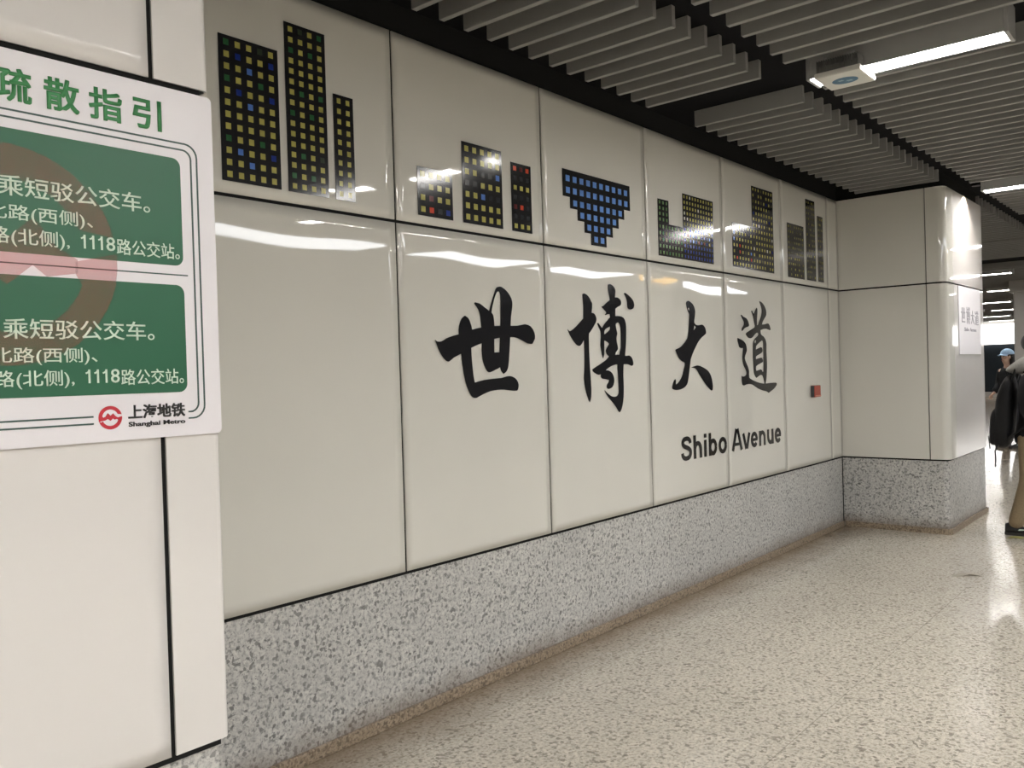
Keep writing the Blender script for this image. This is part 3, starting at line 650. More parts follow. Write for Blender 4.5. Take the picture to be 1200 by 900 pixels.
def glyph(c):
    """centre lines of a plain bold sans letter, capital height 1"""
    if c == 'S': return 0.93, [spl([(0.76, 0.70), (0.72, 0.82), (0.60, 0.895), (0.46, 0.91), (0.30, 0.885), (0.20, 0.80), (0.20, 0.69), (0.30, 0.60), (0.47, 0.54), (0.64, 0.475), (0.76, 0.38), (0.76, 0.24), (0.66, 0.125), (0.47, 0.085), (0.28, 0.11), (0.17, 0.21), (0.145, 0.32)])]
    arch = [(0.185, 0.40)] + ell(0.42, 0.36, 0.235, 0.285, 155, 0, 10) + [(0.655, 0.0)]
    if c == 'h': return 0.85, [[(0.185, 0), (0.185, 1)], arch]
    if c == 'n': return 0.85, [[(0.185, 0), (0.185, 0.735)], arch]
    if c == 'u': return 0.85, [[(0.84-a, 0.735-b) for a, b in q] for q in ([(0.185, 0), (0.185, 0.735)], arch)]
    if c == 'i': return 0.39, [[(0.19, 0), (0.19, 0.735)], [(0.19, 0.83), (0.19, 1.0)]]
    if c == 'b': return 0.85, [[(0.185, 0), (0.185, 1)], ell(0.43, 0.365, 0.245, 0.28, 0, 360, 28)]
    if c == 'o': return 0.85, [ell(0.425, 0.365, 0.265, 0.28, 0, 360, 28)]
    if c == 'e': return 0.79, [ell(0.39, 0.365, 0.245, 0.28, -38, -360, 26), [(0.20, 0.365), (0.70, 0.365)]]
    if c == 'v': return 0.77, [[(0.09, 0.735), (0.355, 0.0)], [(0.415, 0.0), (0.68, 0.735)]]
    if c == 'A': return 1.0, [[(0.09, 0), (0.45, 1)], [(0.55, 1), (0.91, 0)], [(0.22, 0.29), (0.78, 0.29)]]
    return 0.39, []
sn = empty('station_name_lettering', (5.172, 0, 0.925))
tag(sn, 'black latin lettering Shibo Avenue below the brush characters', 'wall lettering')
pen = -0.09; Q = []
for c in 'Shibo Avenue':
    adv, st_ = glyph(c)
    if st_: Q.append((c, [[(pen+a, b) for a, b in line_] for line_ in st_]))
    pen += adv
SX = 1.66/(pen-0.09); SZ = 0.163
for c, lines_ in Q:
    bm = bmesh.new()
    for i, line_ in enumerate(lines_):
        bar = c in 'eA' and line_[0][1] == line_[-1][1]
        ribbon(bm, line_, 0.14 if bar else SW, -0.0034-0.00004*i, -0.0008)
    for v in bm.verts: v.co.x *= SX; v.co.z *= SZ
    obj('letter', bm, M_black, sn)

# small red box on the last panel
rb = empty('call_box', (7.585, 0, 1.318))
tag(rb, 'small red box fixed low on the last cream panel', 'wall box')
M_red = mat('red_plastic', (0.36, 0.055, 0.03), 0.4)
box('body', (-0.072, -0.038, -0.052), (0.072, -0.001, 0.052), M_red, rb, 0.004)
box('bottom_flap', (-0.068, -0.044, -0.044), (0.068, -0.038, -0.034), mat('pale_red', (0.62, 0.25, 0.18), 0.4), rb, 0.002)
box('side_strip', (-0.0745, -0.034, -0.05), (-0.072, -0.004, 0.05), M_dgrey, rb)

# ------------------------------------------------------------------ notice board on the near pier
YB = YL - 0.004
nb = empty('notice_board', (0, 0, 0))
tag(nb, 'white notice board with two green fields of bus directions on the near pier', 'notice board')
def bd(name, loops, d0, d1, m, lab=None):
    bm = bmesh.new()
    for lp in loops: add_loops(bm, lp, YB-d1, YB-d0)
    o = obj(name, bm, m, nb)
    if lab: o['label'] = lab
    return o
def rrect(x0, z0, x1, z1, r, n=6):
    P = []
    for cx, cz, a in ((x1-r, z1-r, 0), (x0+r, z1-r, 90), (x0+r, z0+r, 180), (x1-r, z0+r, 270)):
        for i in range(n+1):
            t = math.radians(a+90*i/n); P.append((cx+r*math.cos(t), cz+r*math.sin(t)))
    return P
M_board = mat('white_board', (0.80, 0.775, 0.80), 0.35)
M_green = mat('green_print', (0.028, 0.128, 0.068), 0.35)
M_gtxt = mat('green_ink', (0.055, 0.25, 0.09), 0.4)
M_line = mat('dark_green_line', (0.05, 0.095, 0.085), 0.4)
M_pale = mat('pale_green_white_ink', (0.66, 0.78, 0.66), 0.4)
M_logo = mat('red_ink', (0.52, 0.03, 0.045), 0.4)
XB0, XB1 = 0.205, 1.1545
bd('board', [[rrect(XB0, 1.427, XB1, 2.250, 0.012)]], -0.003, 0.004, M_board)
def ring_lines(name, d):
    """a thin rounded frame line, open at the emblem in the bottom edge"""
    o = rrect(0.25+d, 1.466+d, 1.112-d, 2.126-d, 0.032-d*0.6)
    t = 0.0036
    i_ = rrect(0.25+d+t, 1.466+d+t, 1.112-d-t, 2.126-d-t, 0.032-d*0.6-t)
    bm = bmesh.new()
    n = len(o)
    for k in range(n):
        a, b = o[k], o[(k+1) % n]; c, e = i_[(k+1) % n], i_[k]
        if abs(a[1]-b[1]) < 1e-5 and a[1] < 1.5:       # bottom run: leave the gap for the emblem
            for s0, s1 in ((0.29, 0.844), (1.068, 1.080)):
                add_loops(bm, [[(s0, a[1]), (s1, a[1]), (s1, c[1]), (s0, c[1])]], YB-0.0056, YB-0.0039)
            continue
        add_loops(bm, [[a, b, c, e]], YB-0.0056, YB-0.0039)
    return obj(name, bm, M_line, nb)
ring_lines('border_line', 0.0); ring_lines('border_line', 0.0155)
bd('green_field', [[rrect(0.29, 1.831, 1.067, 2.086, 0.020)]], 0.0038, 0.0050, M_green)
bd('green_field', [[rrect(0.29, 1.531, 1.067, 1.785, 0.020)]], 0.0038, 0.0050, M_green)
bd('divider_line', [[rect(0.28, 1.8075, 1.078, 1.8105)]], 0.0038, 0.0048, M_line)
# big pale emblem printed through the middle of the board
M_wm = mat('translucent_red_print', (0.62, 0.08, 0.08), 0.4)
nt, N, L_, b = nodes_of(M_wm)
tr = N.new('ShaderNodeBsdfTransparent'); mx = N.new('ShaderNodeMixShader'); mx.inputs[0].default_value = 0.17
L_.new(tr.outputs[0], mx.inputs[1]); L_.new(b.outputs[0], mx.inputs[2]); L_.new(mx.outputs[0], N['Material Output'].inputs[0])
def emblem(cx, cz, R):
    """two hooked half rings around a zigzag: outlines in the x-z plane"""
    ri = 0.70*R
    def pt(r, a): return (cx+r*math.cos(math.radians(a)), cz+r*math.sin(math.radians(a)))
    up = [pt(R, a) for a in range(14, 193, 8)]
    zig = [(-0.98, -0.31), (-0.40, -0.20), (-0.30, -0.13), (-0.22, -0.10), (0.0, -0.27), (0.22, -0.08), (0.34, -0.18), (0.62, -0.13), (0.62, 0.0), (0.44, 0.10), (0.24, 0.36), (0.02, 0.16), (-0.20, 0.40), (-0.42, 0.10), (-0.60, 0.02)]
    mid = [(cx+a*R, cz+b_*R) for a, b_ in zig]
    inn = [pt(ri, a) for a in range(168, 19, -8)]
    top = up + mid[:8] + mid[8:] + inn
    lo_o = [pt(R, a) for a in range(196, 361, 8)] + [pt(R, 5)]
    lo_i = [(cx+0.60*R, cz-0.02*R), (cx+0.60*R, cz-0.14*R)] + [pt(ri, a) for a in range(-20, -160, -8)] + [(cx-0.80*R, cz-0.38*R)]
    return [top], [lo_o + lo_i]
e1, e2 = emblem(0.680, 1.826, 0.2285)
bd('pale_emblem', [e1, e2], 0.0049, 0.0054, M_wm)
e1, e2 = emblem(0.881, 1.4795, 0.0262)
bd('emblem', [e1, e2], 0.0038, 0.0050, M_logo, 'small red round emblem at the foot of the board')
def bt(name, body, x0, x1, z0, z1, m, bold=0.0, lab=None, thick=0.0):
    o = obj(name, text_mesh(body, x0, x1, z0, z1, YB-0.0062, YB-0.0037, bold, thick), m, nb)
    if lab: o['label'] = lab
    return o
for ch, a0, a1 in (('疏', 0.668, 0.739), ('散', 0.766, 0.836), ('指', 0.859, 0.930), ('引', 0.957, 1.023)):
    bt('title_character', ch, a0, a1, 2.143, 2.211, M_gtxt, 0.004, None, 0.0012)
for dz, dx, first in ((0.0, 0.0, ''), (-0.2945, 0.0, '')):
    bt('printed_text', '乘短驳公交车。', 0.669, 0.989, 1.947+dz, 1.990+dz, M_pale, 0.006)
    bt('printed_text', '北路(西侧)、', 0.643, 0.857, 1.893+dz*1.001, 1.930+dz*1.001, M_pale, 0.004)
    bt('printed_text', '路(北侧),', 0.648, 0.806, 1.843+dz, 1.882+dz, M_pale, 0.004)
    for k in range(3):
        bm = bmesh.new(); xo = 0.838+0.0185*k
        ribbon(bm, [(xo, 1.852+dz), (xo, 1.882+dz)], 0.0042, YB-0.0062, YB-0.0037)
        ribbon(bm, [(xo-0.0075, 1.8735+dz), (xo-0.003, 1.8755+dz), (xo+0.001, 1.8805+dz)], 0.0036, YB-0.0061, YB-0.0037)
        obj('printed_digit', bm, M_pale, nb)
    bt('printed_digit', '8', 0.885, 0.9045, 1.8515+dz, 1.8825+dz, M_pale, 0.006)
    bt('printed_text', '路公交站。', 0.908, 1.058, 1.8455+dz, 1.8815+dz, M_pale, 0.004)
bt('operator_name', '上海地铁', 0.922, 1.058, 1.474, 1.505, M_ink, 0.004, None, 0.0007)
bt('operator_name', 'Shanghai Metro', 0.922, 1.058, 1.4535, 1.467, M_ink, 0.006, None, 0.0002)

# ------------------------------------------------------------------ paper notice on the far pier
pn = empty('paper_notice', (0, 0, 0))
tag(pn, 'white paper notice with small grey characters taped to the far pier', 'notice')
M_paper = mat('white_paper', (0.84, 0.82, 0.85), 0.5)
yf = YP - 0.003
bm = bmesh.new(); add_loops(bm, [rect(8.70, 1.612, 9.575, 2.246)], yf-0.004, YP-0.0005)
obj('sheet', bm, M_paper, pn)
M_soft = mat('grey_print', (0.38, 0.37, 0.41), 0.5)
for ch, a0, a1, z0, z1 in (('世', 8.78, 8.94, 1.91, 2.05), ('博', 8.985, 9.13, 1.90, 2.06), ('大', 9.17, 9.30, 1.905, 2.03), ('道', 9.335, 9.485, 1.895, 2.035)):
    obj('printed_character', text_mesh(ch, a0, a1, z0, z1, yf-0.006, yf-0.0038, 0.0), M_soft, pn)
obj('printed_name', text_mesh('Shibo Avenue', 8.90, 9.38, 1.83, 1.865, yf-0.006, yf-0.0038, 0.0), M_soft, pn)

# ------------------------------------------------------------------ white box under the strip light
eb = empty('equipment_box', (4.645, -1.325, 3.052))
tag(eb, 'white finned box with a blue oval sticker under the strip light', 'ceiling box')
box('shell', (-0.128, -0.118, 0.0), (0.128, 0.118, 0.030), M_white, eb, 0.006)
bm = bmesh.new()
add_box(bm, (-0.118, -0.108, 0.031), (-0.032, 0.108, 0.060))
for k in range(18):
    y = -0.104 + 0.208*k/17
    add_box(bm, (-0.124, y-0.0022, 0.031), (-0.030, y+0.0022, 0.092))
obj('heat_sink', bm, mat('grey_casting', (0.20, 0.20, 0.19), 0.5, 0.4), eb)
bm = bmesh.new()
n = 40
vs = [bm.verts.new((0.052*math.cos(2*math.pi*i/n), 0.066*math.sin(2*math.pi*i/n), -0.0012)) for i in range(n)]
vt = [bm.verts.new((v.co.x, v.co.y, 0.0002)) for v in vs]
bm.faces.new(vs[::-1])
for i in range(n): bm.faces.new((vs[i], vs[(i+1) % n], vt[(i+1) % n], vt[i]))
st = obj('sticker', bm, mat('blue_sticker', (0.045, 0.15, 0.26), 0.35), eb)
bm = bmesh.new()
for sx, sy, r in ((-0.012, 0.018, 0.016), (0.010, -0.020, 0.018)):
    k = [bm.verts.new((sx+r*math.cos(2*math.pi*i/12)*(1.0 if i % 2 else 0.55), sy+r*1.3*math.sin(2*math.pi*i/12)*(1.0 if i % 2 else 0.55), -0.0018)) for i in range(12)]
    bm.faces.new(k[::-1])
obj('sticker_mark', bm, mat('pale_blue_print', (0.35, 0.48, 0.55), 0.4), st)
bm = bmesh.new(); add_cyl(bm, (0.02, -0.10, -0.002), (0.02, -0.10, 0.001), 0.003, n=10)
obj('indicator', bm, mat('indicator_white', (0.9, 0.9, 0.9), 0.3), eb)
bm = bmesh.new()
for y in (-0.07, 0.07): add_cyl(bm, (-0.1, y, 0.06), (-0.1, y, 0.112), 0.008, n=10)
for y in (-0.07, 0.07): add_box(bm, (-0.118, y-0.02, 0.093), (-0.10, y+0.02, 0.104))
for y in (-0.09, 0.09): add_box(bm, (-0.03, y-0.01, 0.03), (0.05, y+0.01, 0.0425))
obj('bracket', bm, M_alu, eb)

# ------------------------------------------------------------------ litter on the floor
def scrap(label, pts, m, h=0.012):
    bm = bmesh.new()
    top = [bm.verts.new((x, y, 0.003+z)) for x, y, z in pts]
    bot = [bm.verts.new((x, y, 0.001+z*0.9)) for x, y, z in pts]
    c = bm.verts.new((sum(p[0] for p in pts)/len(pts), sum(p[1] for p in pts)/len(pts), 0.003+h))
    d = bm.verts.new((c.co.x, c.co.y, 0.0015))
    k = len(pts)
    for i in range(k):
        j = (i+1) % k
        bm.faces.new((top[i], top[j], c)); bm.faces.new((bot[j], bot[i], d)); bm.faces.new((top[j], top[i], bot[i], bot[j]))
    tag(obj('litter_scrap', bm, m), label, 'litter')
scrap('pale folded scrap of paper on the floor before the far pier', [(6.705, -1.30, 0.0), (6.76, -1.36, 0.002), (6.80, -1.40, 0.012), (6.84, -1.46, 0.0), (6.90, -1.42, 0.0), (6.88, -1.35, 0.006), (6.82, -1.30, 0.0)], mat('dull_paper', (0.40, 0.36, 0.30), 0.7), 0.01)
scrap('yellowish leaf scrap on the floor beside the black shoe', [(8.40, -1.345, 0.0), (8.44, -1.39, 0.004), (8.43, -1.45, 0.0), (8.49, -1.47, 0.004), (8.55, -1.42, 0.0), (8.52, -1.36, 0.0)], mat('yellow_leaf', (0.30, 0.28, 0.09), 0.7), 0.014)

# ------------------------------------------------------------------ people
M_skin = mat('skin', (0.55, 0.36, 0.27), 0.5)
M_hair = mat('dark_hair', (0.012, 0.010, 0.009), 0.5)
def cloth(name, col, rough=0.8, sc=140):
    m = mat(name, col, rough, spec=0.25)
    nt, N, L, b = nodes_of(m)
    p = coords(nt)
    L.new(mixc(nt, mapr(nt, noise(nt, p, sc, 3), .3, .7, 0, 1), tuple(v*0.8 for v in col), tuple(min(1, v*1.15) for v in col)), b.inputs['Base Color'])
    bp = N.new('ShaderNodeBump'); bp.inputs['Strength'].default_value = 0.35; bp.inputs['Distance'].default_value = 0.02
    L.new(noise(nt, p, 14, 3), bp.inputs['Height']); L.new(bp.outputs[0], b.inputs['Normal'])
    return m
M_jacket = cloth('black_jacket_cloth', (0.014, 0.014, 0.016))
M_khaki = cloth('khaki_cotton', (0.27, 0.205, 0.125))
M_hood = cloth('grey_fleece', (0.27, 0.265, 0.25))
M_bag = cloth('black_bag_nylon', (0.010, 0.010, 0.011), 0.6)
M_shoe = mat('black_shoe', (0.012, 0.012, 0.013), 0.45)
M_sole = mat('dark_sole', (0.035, 0.033, 0.03), 0.6)
M_cap = cloth('light_blue_cap_cloth', (0.40, 0.57, 0.78))
M_coat = cloth('black_coat_cloth', (0.016, 0.017, 0.019))
M_trs = cloth('dark_trouser_cloth', (0.02, 0.02, 0.026))

def skin_mesh(name, nodes, edges, m, parent, root, levels=2):
    """a figure grown from a skeleton: nodes = {key: (x, y, z, radius)}"""
    bm = bmesh.new()
    lay = bm.verts.layers.skin.verify()
    V = {}
    for k, n in nodes.items():
        v = bm.verts.new(n[:3]); V[k] = v
        rx = n[3]; ry = n[4] if len(n) > 4 else n[3]
        v[lay].radius = (rx, ry)
        v[lay].use_root = (k == root)
    for a, b in edges: bm.edges.new((V[a], V[b]))
    me = bpy.data.meshes.new(name); bm.to_mesh(me); bm.free()
    o = bpy.data.objects.new(name, me); COL.objects.link(o)
    md = o.modifiers.new('skin', 'SKIN'); md.use_smooth_shade = True; md.branch_smoothing = 0.6
    sd = o.modifiers.new('sub', 'SUBSURF'); sd.levels = levels; sd.render_levels = levels
    dg = bpy.context.evaluated_depsgraph_get()
    me2 = bpy.data.meshes.new_from_object(o.evaluated_get(dg))
    bpy.data.objects.remove(o); bpy.data.meshes.remove(me)
    me2.materials.clear()
    return link(name, me2, m, parent, True)

def chain(keys): return [(keys[i], keys[i+1]) for i in range(len(keys)-1)]

def ellipsoid(bm, c, r, nu=20, nv=12, fn=None):
    c = Vector(c); rows = []
    for j in range(nv+1):
        th = math.pi*j/nv
        row = []
        for i in range(nu):
            ph = 2*math.pi*i/nu
            d = Vector((math.sin(th)*math.cos(ph), math.sin(th)*math.sin(ph), math.cos(th)))
            p = Vector((d.x*r[0], d.y*r[1], d.z*r[2]))
            if fn: p = fn(p, d)
            row.append(bm.verts.new(c+p))
        rows.append(row)
    for j in range(nv):
        for i in range(nu):
            k = (i+1) % nu
            f = bm.faces.new((rows[j][i], rows[j+1][i], rows[j+1][k], rows[j][k])); f.smooth = True
    bmesh.ops.remove_doubles(bm, verts=bm.verts[:], dist=1e-5)

def hand_nodes(nodes, edges, wrist, p, d, side, up, s=1.0, curl=0.5):
    """palm and five separate bent fingers from a wrist: p wrist point, d along the hand, side towards the thumb"""
    d = Vector(d).normalized(); side = Vector(side).normalized(); up = Vector(up).normalized(); p = Vector(p)
    def put(k, q, r): nodes[k] = (q.x, q.y, q.z, r)
    pm = wrist + '_palm'
    put(pm, p + d*0.045*s, 0.026*s); edges.append((wrist, pm))
    kn = wrist + '_knuckle'
    put(kn, p + d*0.078*s, 0.024*s); edges.append((pm, kn))
    for i, (o, L) in enumerate(((0.030, 0.070), (0.010, 0.080), (-0.011, 0.074), (-0.031, 0.058))):
        a = p + d*0.092*s + side*o*s
        b = a + (d*0.85 - up*curl*0.6)*L*0.45*s
        c = b + (d*0.55 - up*curl*1.2)*L*0.5*s
        for q, nm, r in ((a, 'a', 0.0095), (b, 'b', 0.0085), (c, 'c', 0.007)): put('%s_f%d%s' % (wrist, i, nm), q, r*s)
        edges.extend([(kn, '%s_f%da' % (wrist, i)), ('%s_f%da' % (wrist, i), '%s_f%db' % (wrist, i)), ('%s_f%db' % (wrist, i), '%s_f%dc' % (wrist, i))])
    t1 = p + d*0.045*s + side*0.036*s; t2 = t1 + d*0.032*s + side*0.014*s - up*0.008; t3 = t2 + d*0.025*s - up*0.012
    for q, nm, r in ((t1, 'ta', 0.011), (t2, 'tb', 0.0095), (t3, 'tc', 0.008)): put(wrist + '_' + nm, q, r*s)
    edges.extend([(pm, wrist+'_ta'), (wrist+'_ta', wrist+'_tb'), (wrist+'_tb', wrist+'_tc')])

def make_body(pose, parent, s=1.0):
    """pose: joints in the figure's own frame, x = its right, y = forward, z = up"""
    N = {}; E = []
    def put(k, xyz, *r): N[k] = (xyz[0], xyz[1], xyz[2], *r)
    for k, v in pose.items(): put(k, v[:3], *v[3:])
    E += chain(['pelvis', 'waist', 'chest', 'neckbase', 'neck', 'jaw', 'face', 'skull'])
    E += [('jaw', 'chin'), ('face', 'nose')]
    for q in ('r', 'l'):
        E += chain(['chest', q+'_shoulder', q+'_elbow', q+'_wrist'])
        E += chain(['pelvis', q+'_hip', q+'_knee', q+'_ankle', q+'_heelpad', q+'_toe'])
        w = Vector(pose[q+'_wrist'][:3]); e = Vector(pose[q+'_elbow'][:3])
        d = (w-e).normalized()
        sx = 1 if q == 'r' else -1
        hand_nodes(N, E, q+'_wrist', w, d, (0, 1, 0.1), (sx, 0, 0.0), s, 0.6)
    return skin_mesh('body', N, E, M_skin, parent, 'pelvis', 2)

def face_parts(parent, c, s=1.0):
    """eyes, brows, mouth and ears on a head whose face centre is c (figure frame)"""
    for sx in (-1, 1):
        bm = bmesh.new(); ellipsoid(bm, (c[0]+sx*0.031*s, c[1]+0.081*s, c[2]+0.022*s), (0.013*s, 0.007*s, 0.007*s), 12, 8)
        obj('eye', bm, M_hair, parent, True)
        bm = bmesh.new(); ellipsoid(bm, (c[0]+sx*0.081*s, c[1]-0.005*s, c[2]+0.005*s), (0.010*s, 0.018*s, 0.031*s), 12, 8)
        obj('ear', bm, M_skin, parent, True)
    bm = bmesh.new(); ellipsoid(bm, (c[0], c[1]+0.080*s, c[2]-0.045*s), (0.024*s, 0.007*s, 0.006*s), 12, 8)
    obj('mouth', bm, mat('lips', (0.38, 0.13, 0.11), 0.5), parent, True)

def shoe(parent, ankle, yaw, pitch, L=0.285):
    """low sneaker: heel behind the ankle, toe in front; origin on the ankle joint"""
    R = Matrix.Rotation(yaw, 4, 'Z') @ Matrix.Rotation(pitch, 4, 'X')
    a = Vector(ankle)
    bm = bmesh.new()
    prof = [(-0.085, 0.030, 0.075), (-0.065, 0.036, 0.085), (-0.01, 0.040, 0.088), (0.05, 0.045, 0.060), (0.11, 0.049, 0.040), (0.16, 0.045, 0.030), (0.195, 0.028, 0.018)]
    rows = []
    for y, w, h in prof:
        row = []
        for i in range(13):
            t = math.pi*i/12
            row.append(bm.verts.new(a + R @ Vector((w*math.cos(t), y, -0.072 + h*max(0.0, math.sin(t))**0.7))))
        rows.append(row)
    for j in range(len(rows)-1):
        for i in range(12): bm.faces.new((rows[j][i], rows[j][i+1], rows[j+1][i+1], rows[j+1][i])).smooth = True
        bm.faces.new((rows[j][0], rows[j+1][0], rows[j+1][12], rows[j][12]))
    bm.faces.new(rows[0]); bm.faces.new(rows[-1][::-1])
    up = obj('shoe', bm, M_shoe, parent)
    bm = bmesh.new()
    P = [(-0.093, 0.0)] + [(y, w+0.004) for y, w, h in prof] + [(0.205, 0.0)]
    ring = [(w, y) for y, w in P] + [(-w, y) for y, w in reversed(P[1:-1])]
    t_ = [bm.verts.new(a + R @ Vector((x, y, -0.068))) for x, y in ring]
    b_ = [bm.verts.new(a + R @ Vector((x, y, -0.092))) for x, y in ring]
    bm.faces.new(t_); bm.faces.new(b_[::-1])
    for i in range(len(ring)): bm.faces.new((t_[i], t_[(i+1) % len(ring)], b_[(i+1) % len(ring)], b_[i]))
    obj('sole', bm, M_sole, up)
    bm = bmesh.new()
    for sx in (1, -1):
        k = [bm.verts.new(a + R @ Vector((sx*w, y, z))) for w, y, z in ((0.0475, 0.02, -0.045), (0.0475, 0.09, -0.036), (0.047, 0.10, -0.030), (0.0455, 0.03, -0.032))]
        bm.faces.new(k)
    obj('side_mark', bm, M_pale, up)

def sleeve_pair(pose, grow, m, parent, name, hem=0.92):
    """a jacket grown over the torso and arms of the same skeleton"""
    N = {}; E = []
    p = pose
    def g(k, extra=0.0, z=0.0): 
        v = p[k]; N[k] = (v[0], v[1], v[2]+z, *(r+grow+extra for r in v[3:]))
    for k in ('pelvis', 'waist', 'chest'): g(k)
    nb_ = p['neckbase']; N['collar'] = (nb_[0], nb_[1], nb_[2]+(0.035 if name == 'coat' else -0.01), nb_[3]+grow)
    N['hem'] = (p['pelvis'][0], p['pelvis'][1], hem, *(r+grow+0.004 for r in p['pelvis'][3:]))
    E += chain(['hem', 'pelvis', 'waist', 'chest', 'collar'])
    for q in ('r', 'l'):
        g(q+'_shoulder', 0.004); g(q+'_elbow', 0.012)
        w = Vector(p[q+'_wrist'][:3]); e = Vector(p[q+'_elbow'][:3]); c = e.lerp(w, 0.93)
        N[q+'_cuff'] = (c.x, c.y, c.z, p[q+'_wrist'][3]+grow+0.008)
        E += chain(['chest', q+'_shoulder', q+'_elbow', q+'_cuff'])
    return skin_mesh(name, N, E, m, parent, 'waist', 2)

def trousers(pose, grow, m, parent):
    N = {}; E = []
    p = pose
    v = p['pelvis']; N['waistband'] = (v[0], v[1], v[2]+0.05, *(r+grow*0.6 for r in v[3:])); N['seat'] = (v[0], v[1]-0.005, v[2]-0.03, *(r+grow*0.8 for r in v[3:]))
    E.append(('waistband', 'seat'))
    for q in ('r', 'l'):
        h = p[q+'_hip']; k = p[q+'_knee']; a = p[q+'_ankle']
        N[q+'h'] = (h[0], h[1], h[2]-0.06, h[3]+grow); N[q+'k'] = (k[0], k[1], k[2], k[3]+grow+0.012)
        c = Vector(k[:3]).lerp(Vector(a[:3]), 0.55); d = Vector(k[:3]).lerp(Vector(a[:3]), 1.14)
        N[q+'c'] = (c.x, c.y, c.z, 0.058+grow); N[q+'a'] = (d.x, d.y, d.z, 0.050+grow)
        E += chain(['seat', q+'h', q+'k', q+'c', q+'a'])
    return skin_mesh('trousers', N, E, m, parent, 'seat', 2)

# the walker with the backpack, in profile, heading out of the picture
POSE1 = {
 'pelvis': (0, 0.0, 0.93, 0.135, 0.10), 'waist': (0, 0.015, 1.08, 0.130, 0.095), 'chest': (0, 0.03, 1.29, 0.155, 0.105),
 'neckbase': (0, 0.03, 1.47, 0.065), 'neck': (0, 0.055, 1.535, 0.055), 'jaw': (0, 0.085, 1.595, 0.066), 'face': (0, 0.075, 1.66, 0.085), 'skull': (0, 0.06, 1.715, 0.076),
 'chin': (0, 0.150, 1.572, 0.024), 'nose': (0, 0.176, 1.635, 0.014),
 'r_shoulder': (0.165, 0.03, 1.41, 0.062), 'r_elbow': (0.215, 0.00, 1.13, 0.045), 'r_wrist': (0.20, 0.17, 0.93, 0.028),
 'l_shoulder': (-0.165, 0.03, 1.41, 0.062), 'l_elbow': (-0.215, -0.03, 1.13, 0.045), 'l_wrist': (-0.22, 0.10, 0.89, 0.028),
 'r_hip': (0.085, 0.0, 0.88, 0.088), 'r_knee': (0.09, 0.0, 0.50, 0.056), 'r_ankle': (0.09, -0.115, 0.105, 0.038), 'r_heelpad': (0.09, -0.09, 0.055, 0.030), 'r_toe': (0.09, 0.03, 0.036, 0.024),
 'l_hip': (-0.085, 0.0, 0.88, 0.088), 'l_knee': (-0.09, 0.17, 0.50, 0.056), 'l_ankle': (-0.09, 0.24, 0.105, 0.038), 'l_heelpad': (-0.09, 0.26, 0.055, 0.030), 'l_toe': (-0.09, 0.38, 0.036, 0.024)}
P1 = empty('person', (8.70, -1.50, 0), math.pi)
tag(P1, 'person in black jacket, grey hood and khaki trousers walking past the far pier', 'person')
make_body(POSE1, P1)
face_parts(P1, (0, 0.085, 1.645))
trousers(POSE1, 0.018, M_khaki, P1)
sleeve_pair(POSE1, 0.028, M_jacket, P1, 'jacket', 0.77)
shoe(P1, (0.09, -0.115, 0.093), 0.0, 0.0)
shoe(P1, (-0.09, 0.24, 0.093), 0.0, 0.0)
bm = bmesh.new()
ellipsoid(bm, (0, 0.045, 1.695), (0.094, 0.110, 0.098), 24, 14, lambda p, d: Vector((p.x, p.y - (0.05 if d.y > 0.35 and d.z < 0.35 else 0.0), p.z)))
obj('hair', bm, M_hair, P1, True)
# hood lying on the shoulders behind the neck
def hood_fn(p, d):
    q = p.copy()
    q.z += 0.42*q.y
    if d.y < 0: q.z *= 1.0 - 0.35*abs(d.y)
    if d.z < 0: q.z *= 0.8
    return q
bm = bmesh.new()
ellipsoid(bm, (0, -0.045, 1.490), (0.145, 0.140, 0.085), 24, 14, hood_fn)
hd = obj('hood', bm, M_hood, P1, True)
bm = bmesh.new()
for k in range(9):
    a0 = math.radians(-70 + 140*k/9); a1 = math.radians(-70 + 140*(k+1)/9)
    f = lambda a, r, z: (r*math.sin(a)*1.05, 0.06 + r*math.cos(a)*0.85, z)
    add_cyl(bm, f(a0, 0.105, 1.47 - 0.03*math.cos(a0)), f(a1, 0.105, 1.47 - 0.03*math.cos(a1)), 0.022, n=10)
obj('hood_edge', bm, M_hood, hd)

# backpack on the walker's back
bp = empty('backpack', (8.70, -1.50, 0), math.pi)
tag(bp, 'bulging black backpack with dangling straps worn by the walking person', 'backpack')
def bag_fn(p, d):
    q = p.copy()
    q.x = math.copysign(abs(d.x)**0.55, d.x)*0.165
    q.z = math.copysign(abs(d.z)**0.6, d.z)*0.325
    y = math.copysign(abs(d.y)**0.7, d.y)
    q.y = y*(0.090 if d.y < 0 else 0.06)
    if d.y < 0: q.y *= 1.0 - 0.45*d.z
    q.y += 0.03*d.z
    return q
bm = bmesh.new(); ellipsoid(bm, (0, -0.178, 1.085), (1, 1, 1), 32, 20, bag_fn)
obj('main_bag', bm, M_bag, bp, True)
def poc_fn(p, d):
    q = p.copy()
    q.x = math.copysign(abs(d.x)**0.55, d.x)*0.135; q.z = math.copysign(abs(d.z)**0.6, d.z)*0.17; q.y = math.copysign(abs(d.y)**0.7, d.y)*0.05 + 0.02*d.z
    return q
bm = bmesh.new(); ellipsoid(bm, (0, -0.262, 0.955), (1, 1, 1), 28, 16, poc_fn)
obj('front_pocket', bm, M_bag, bp, True)
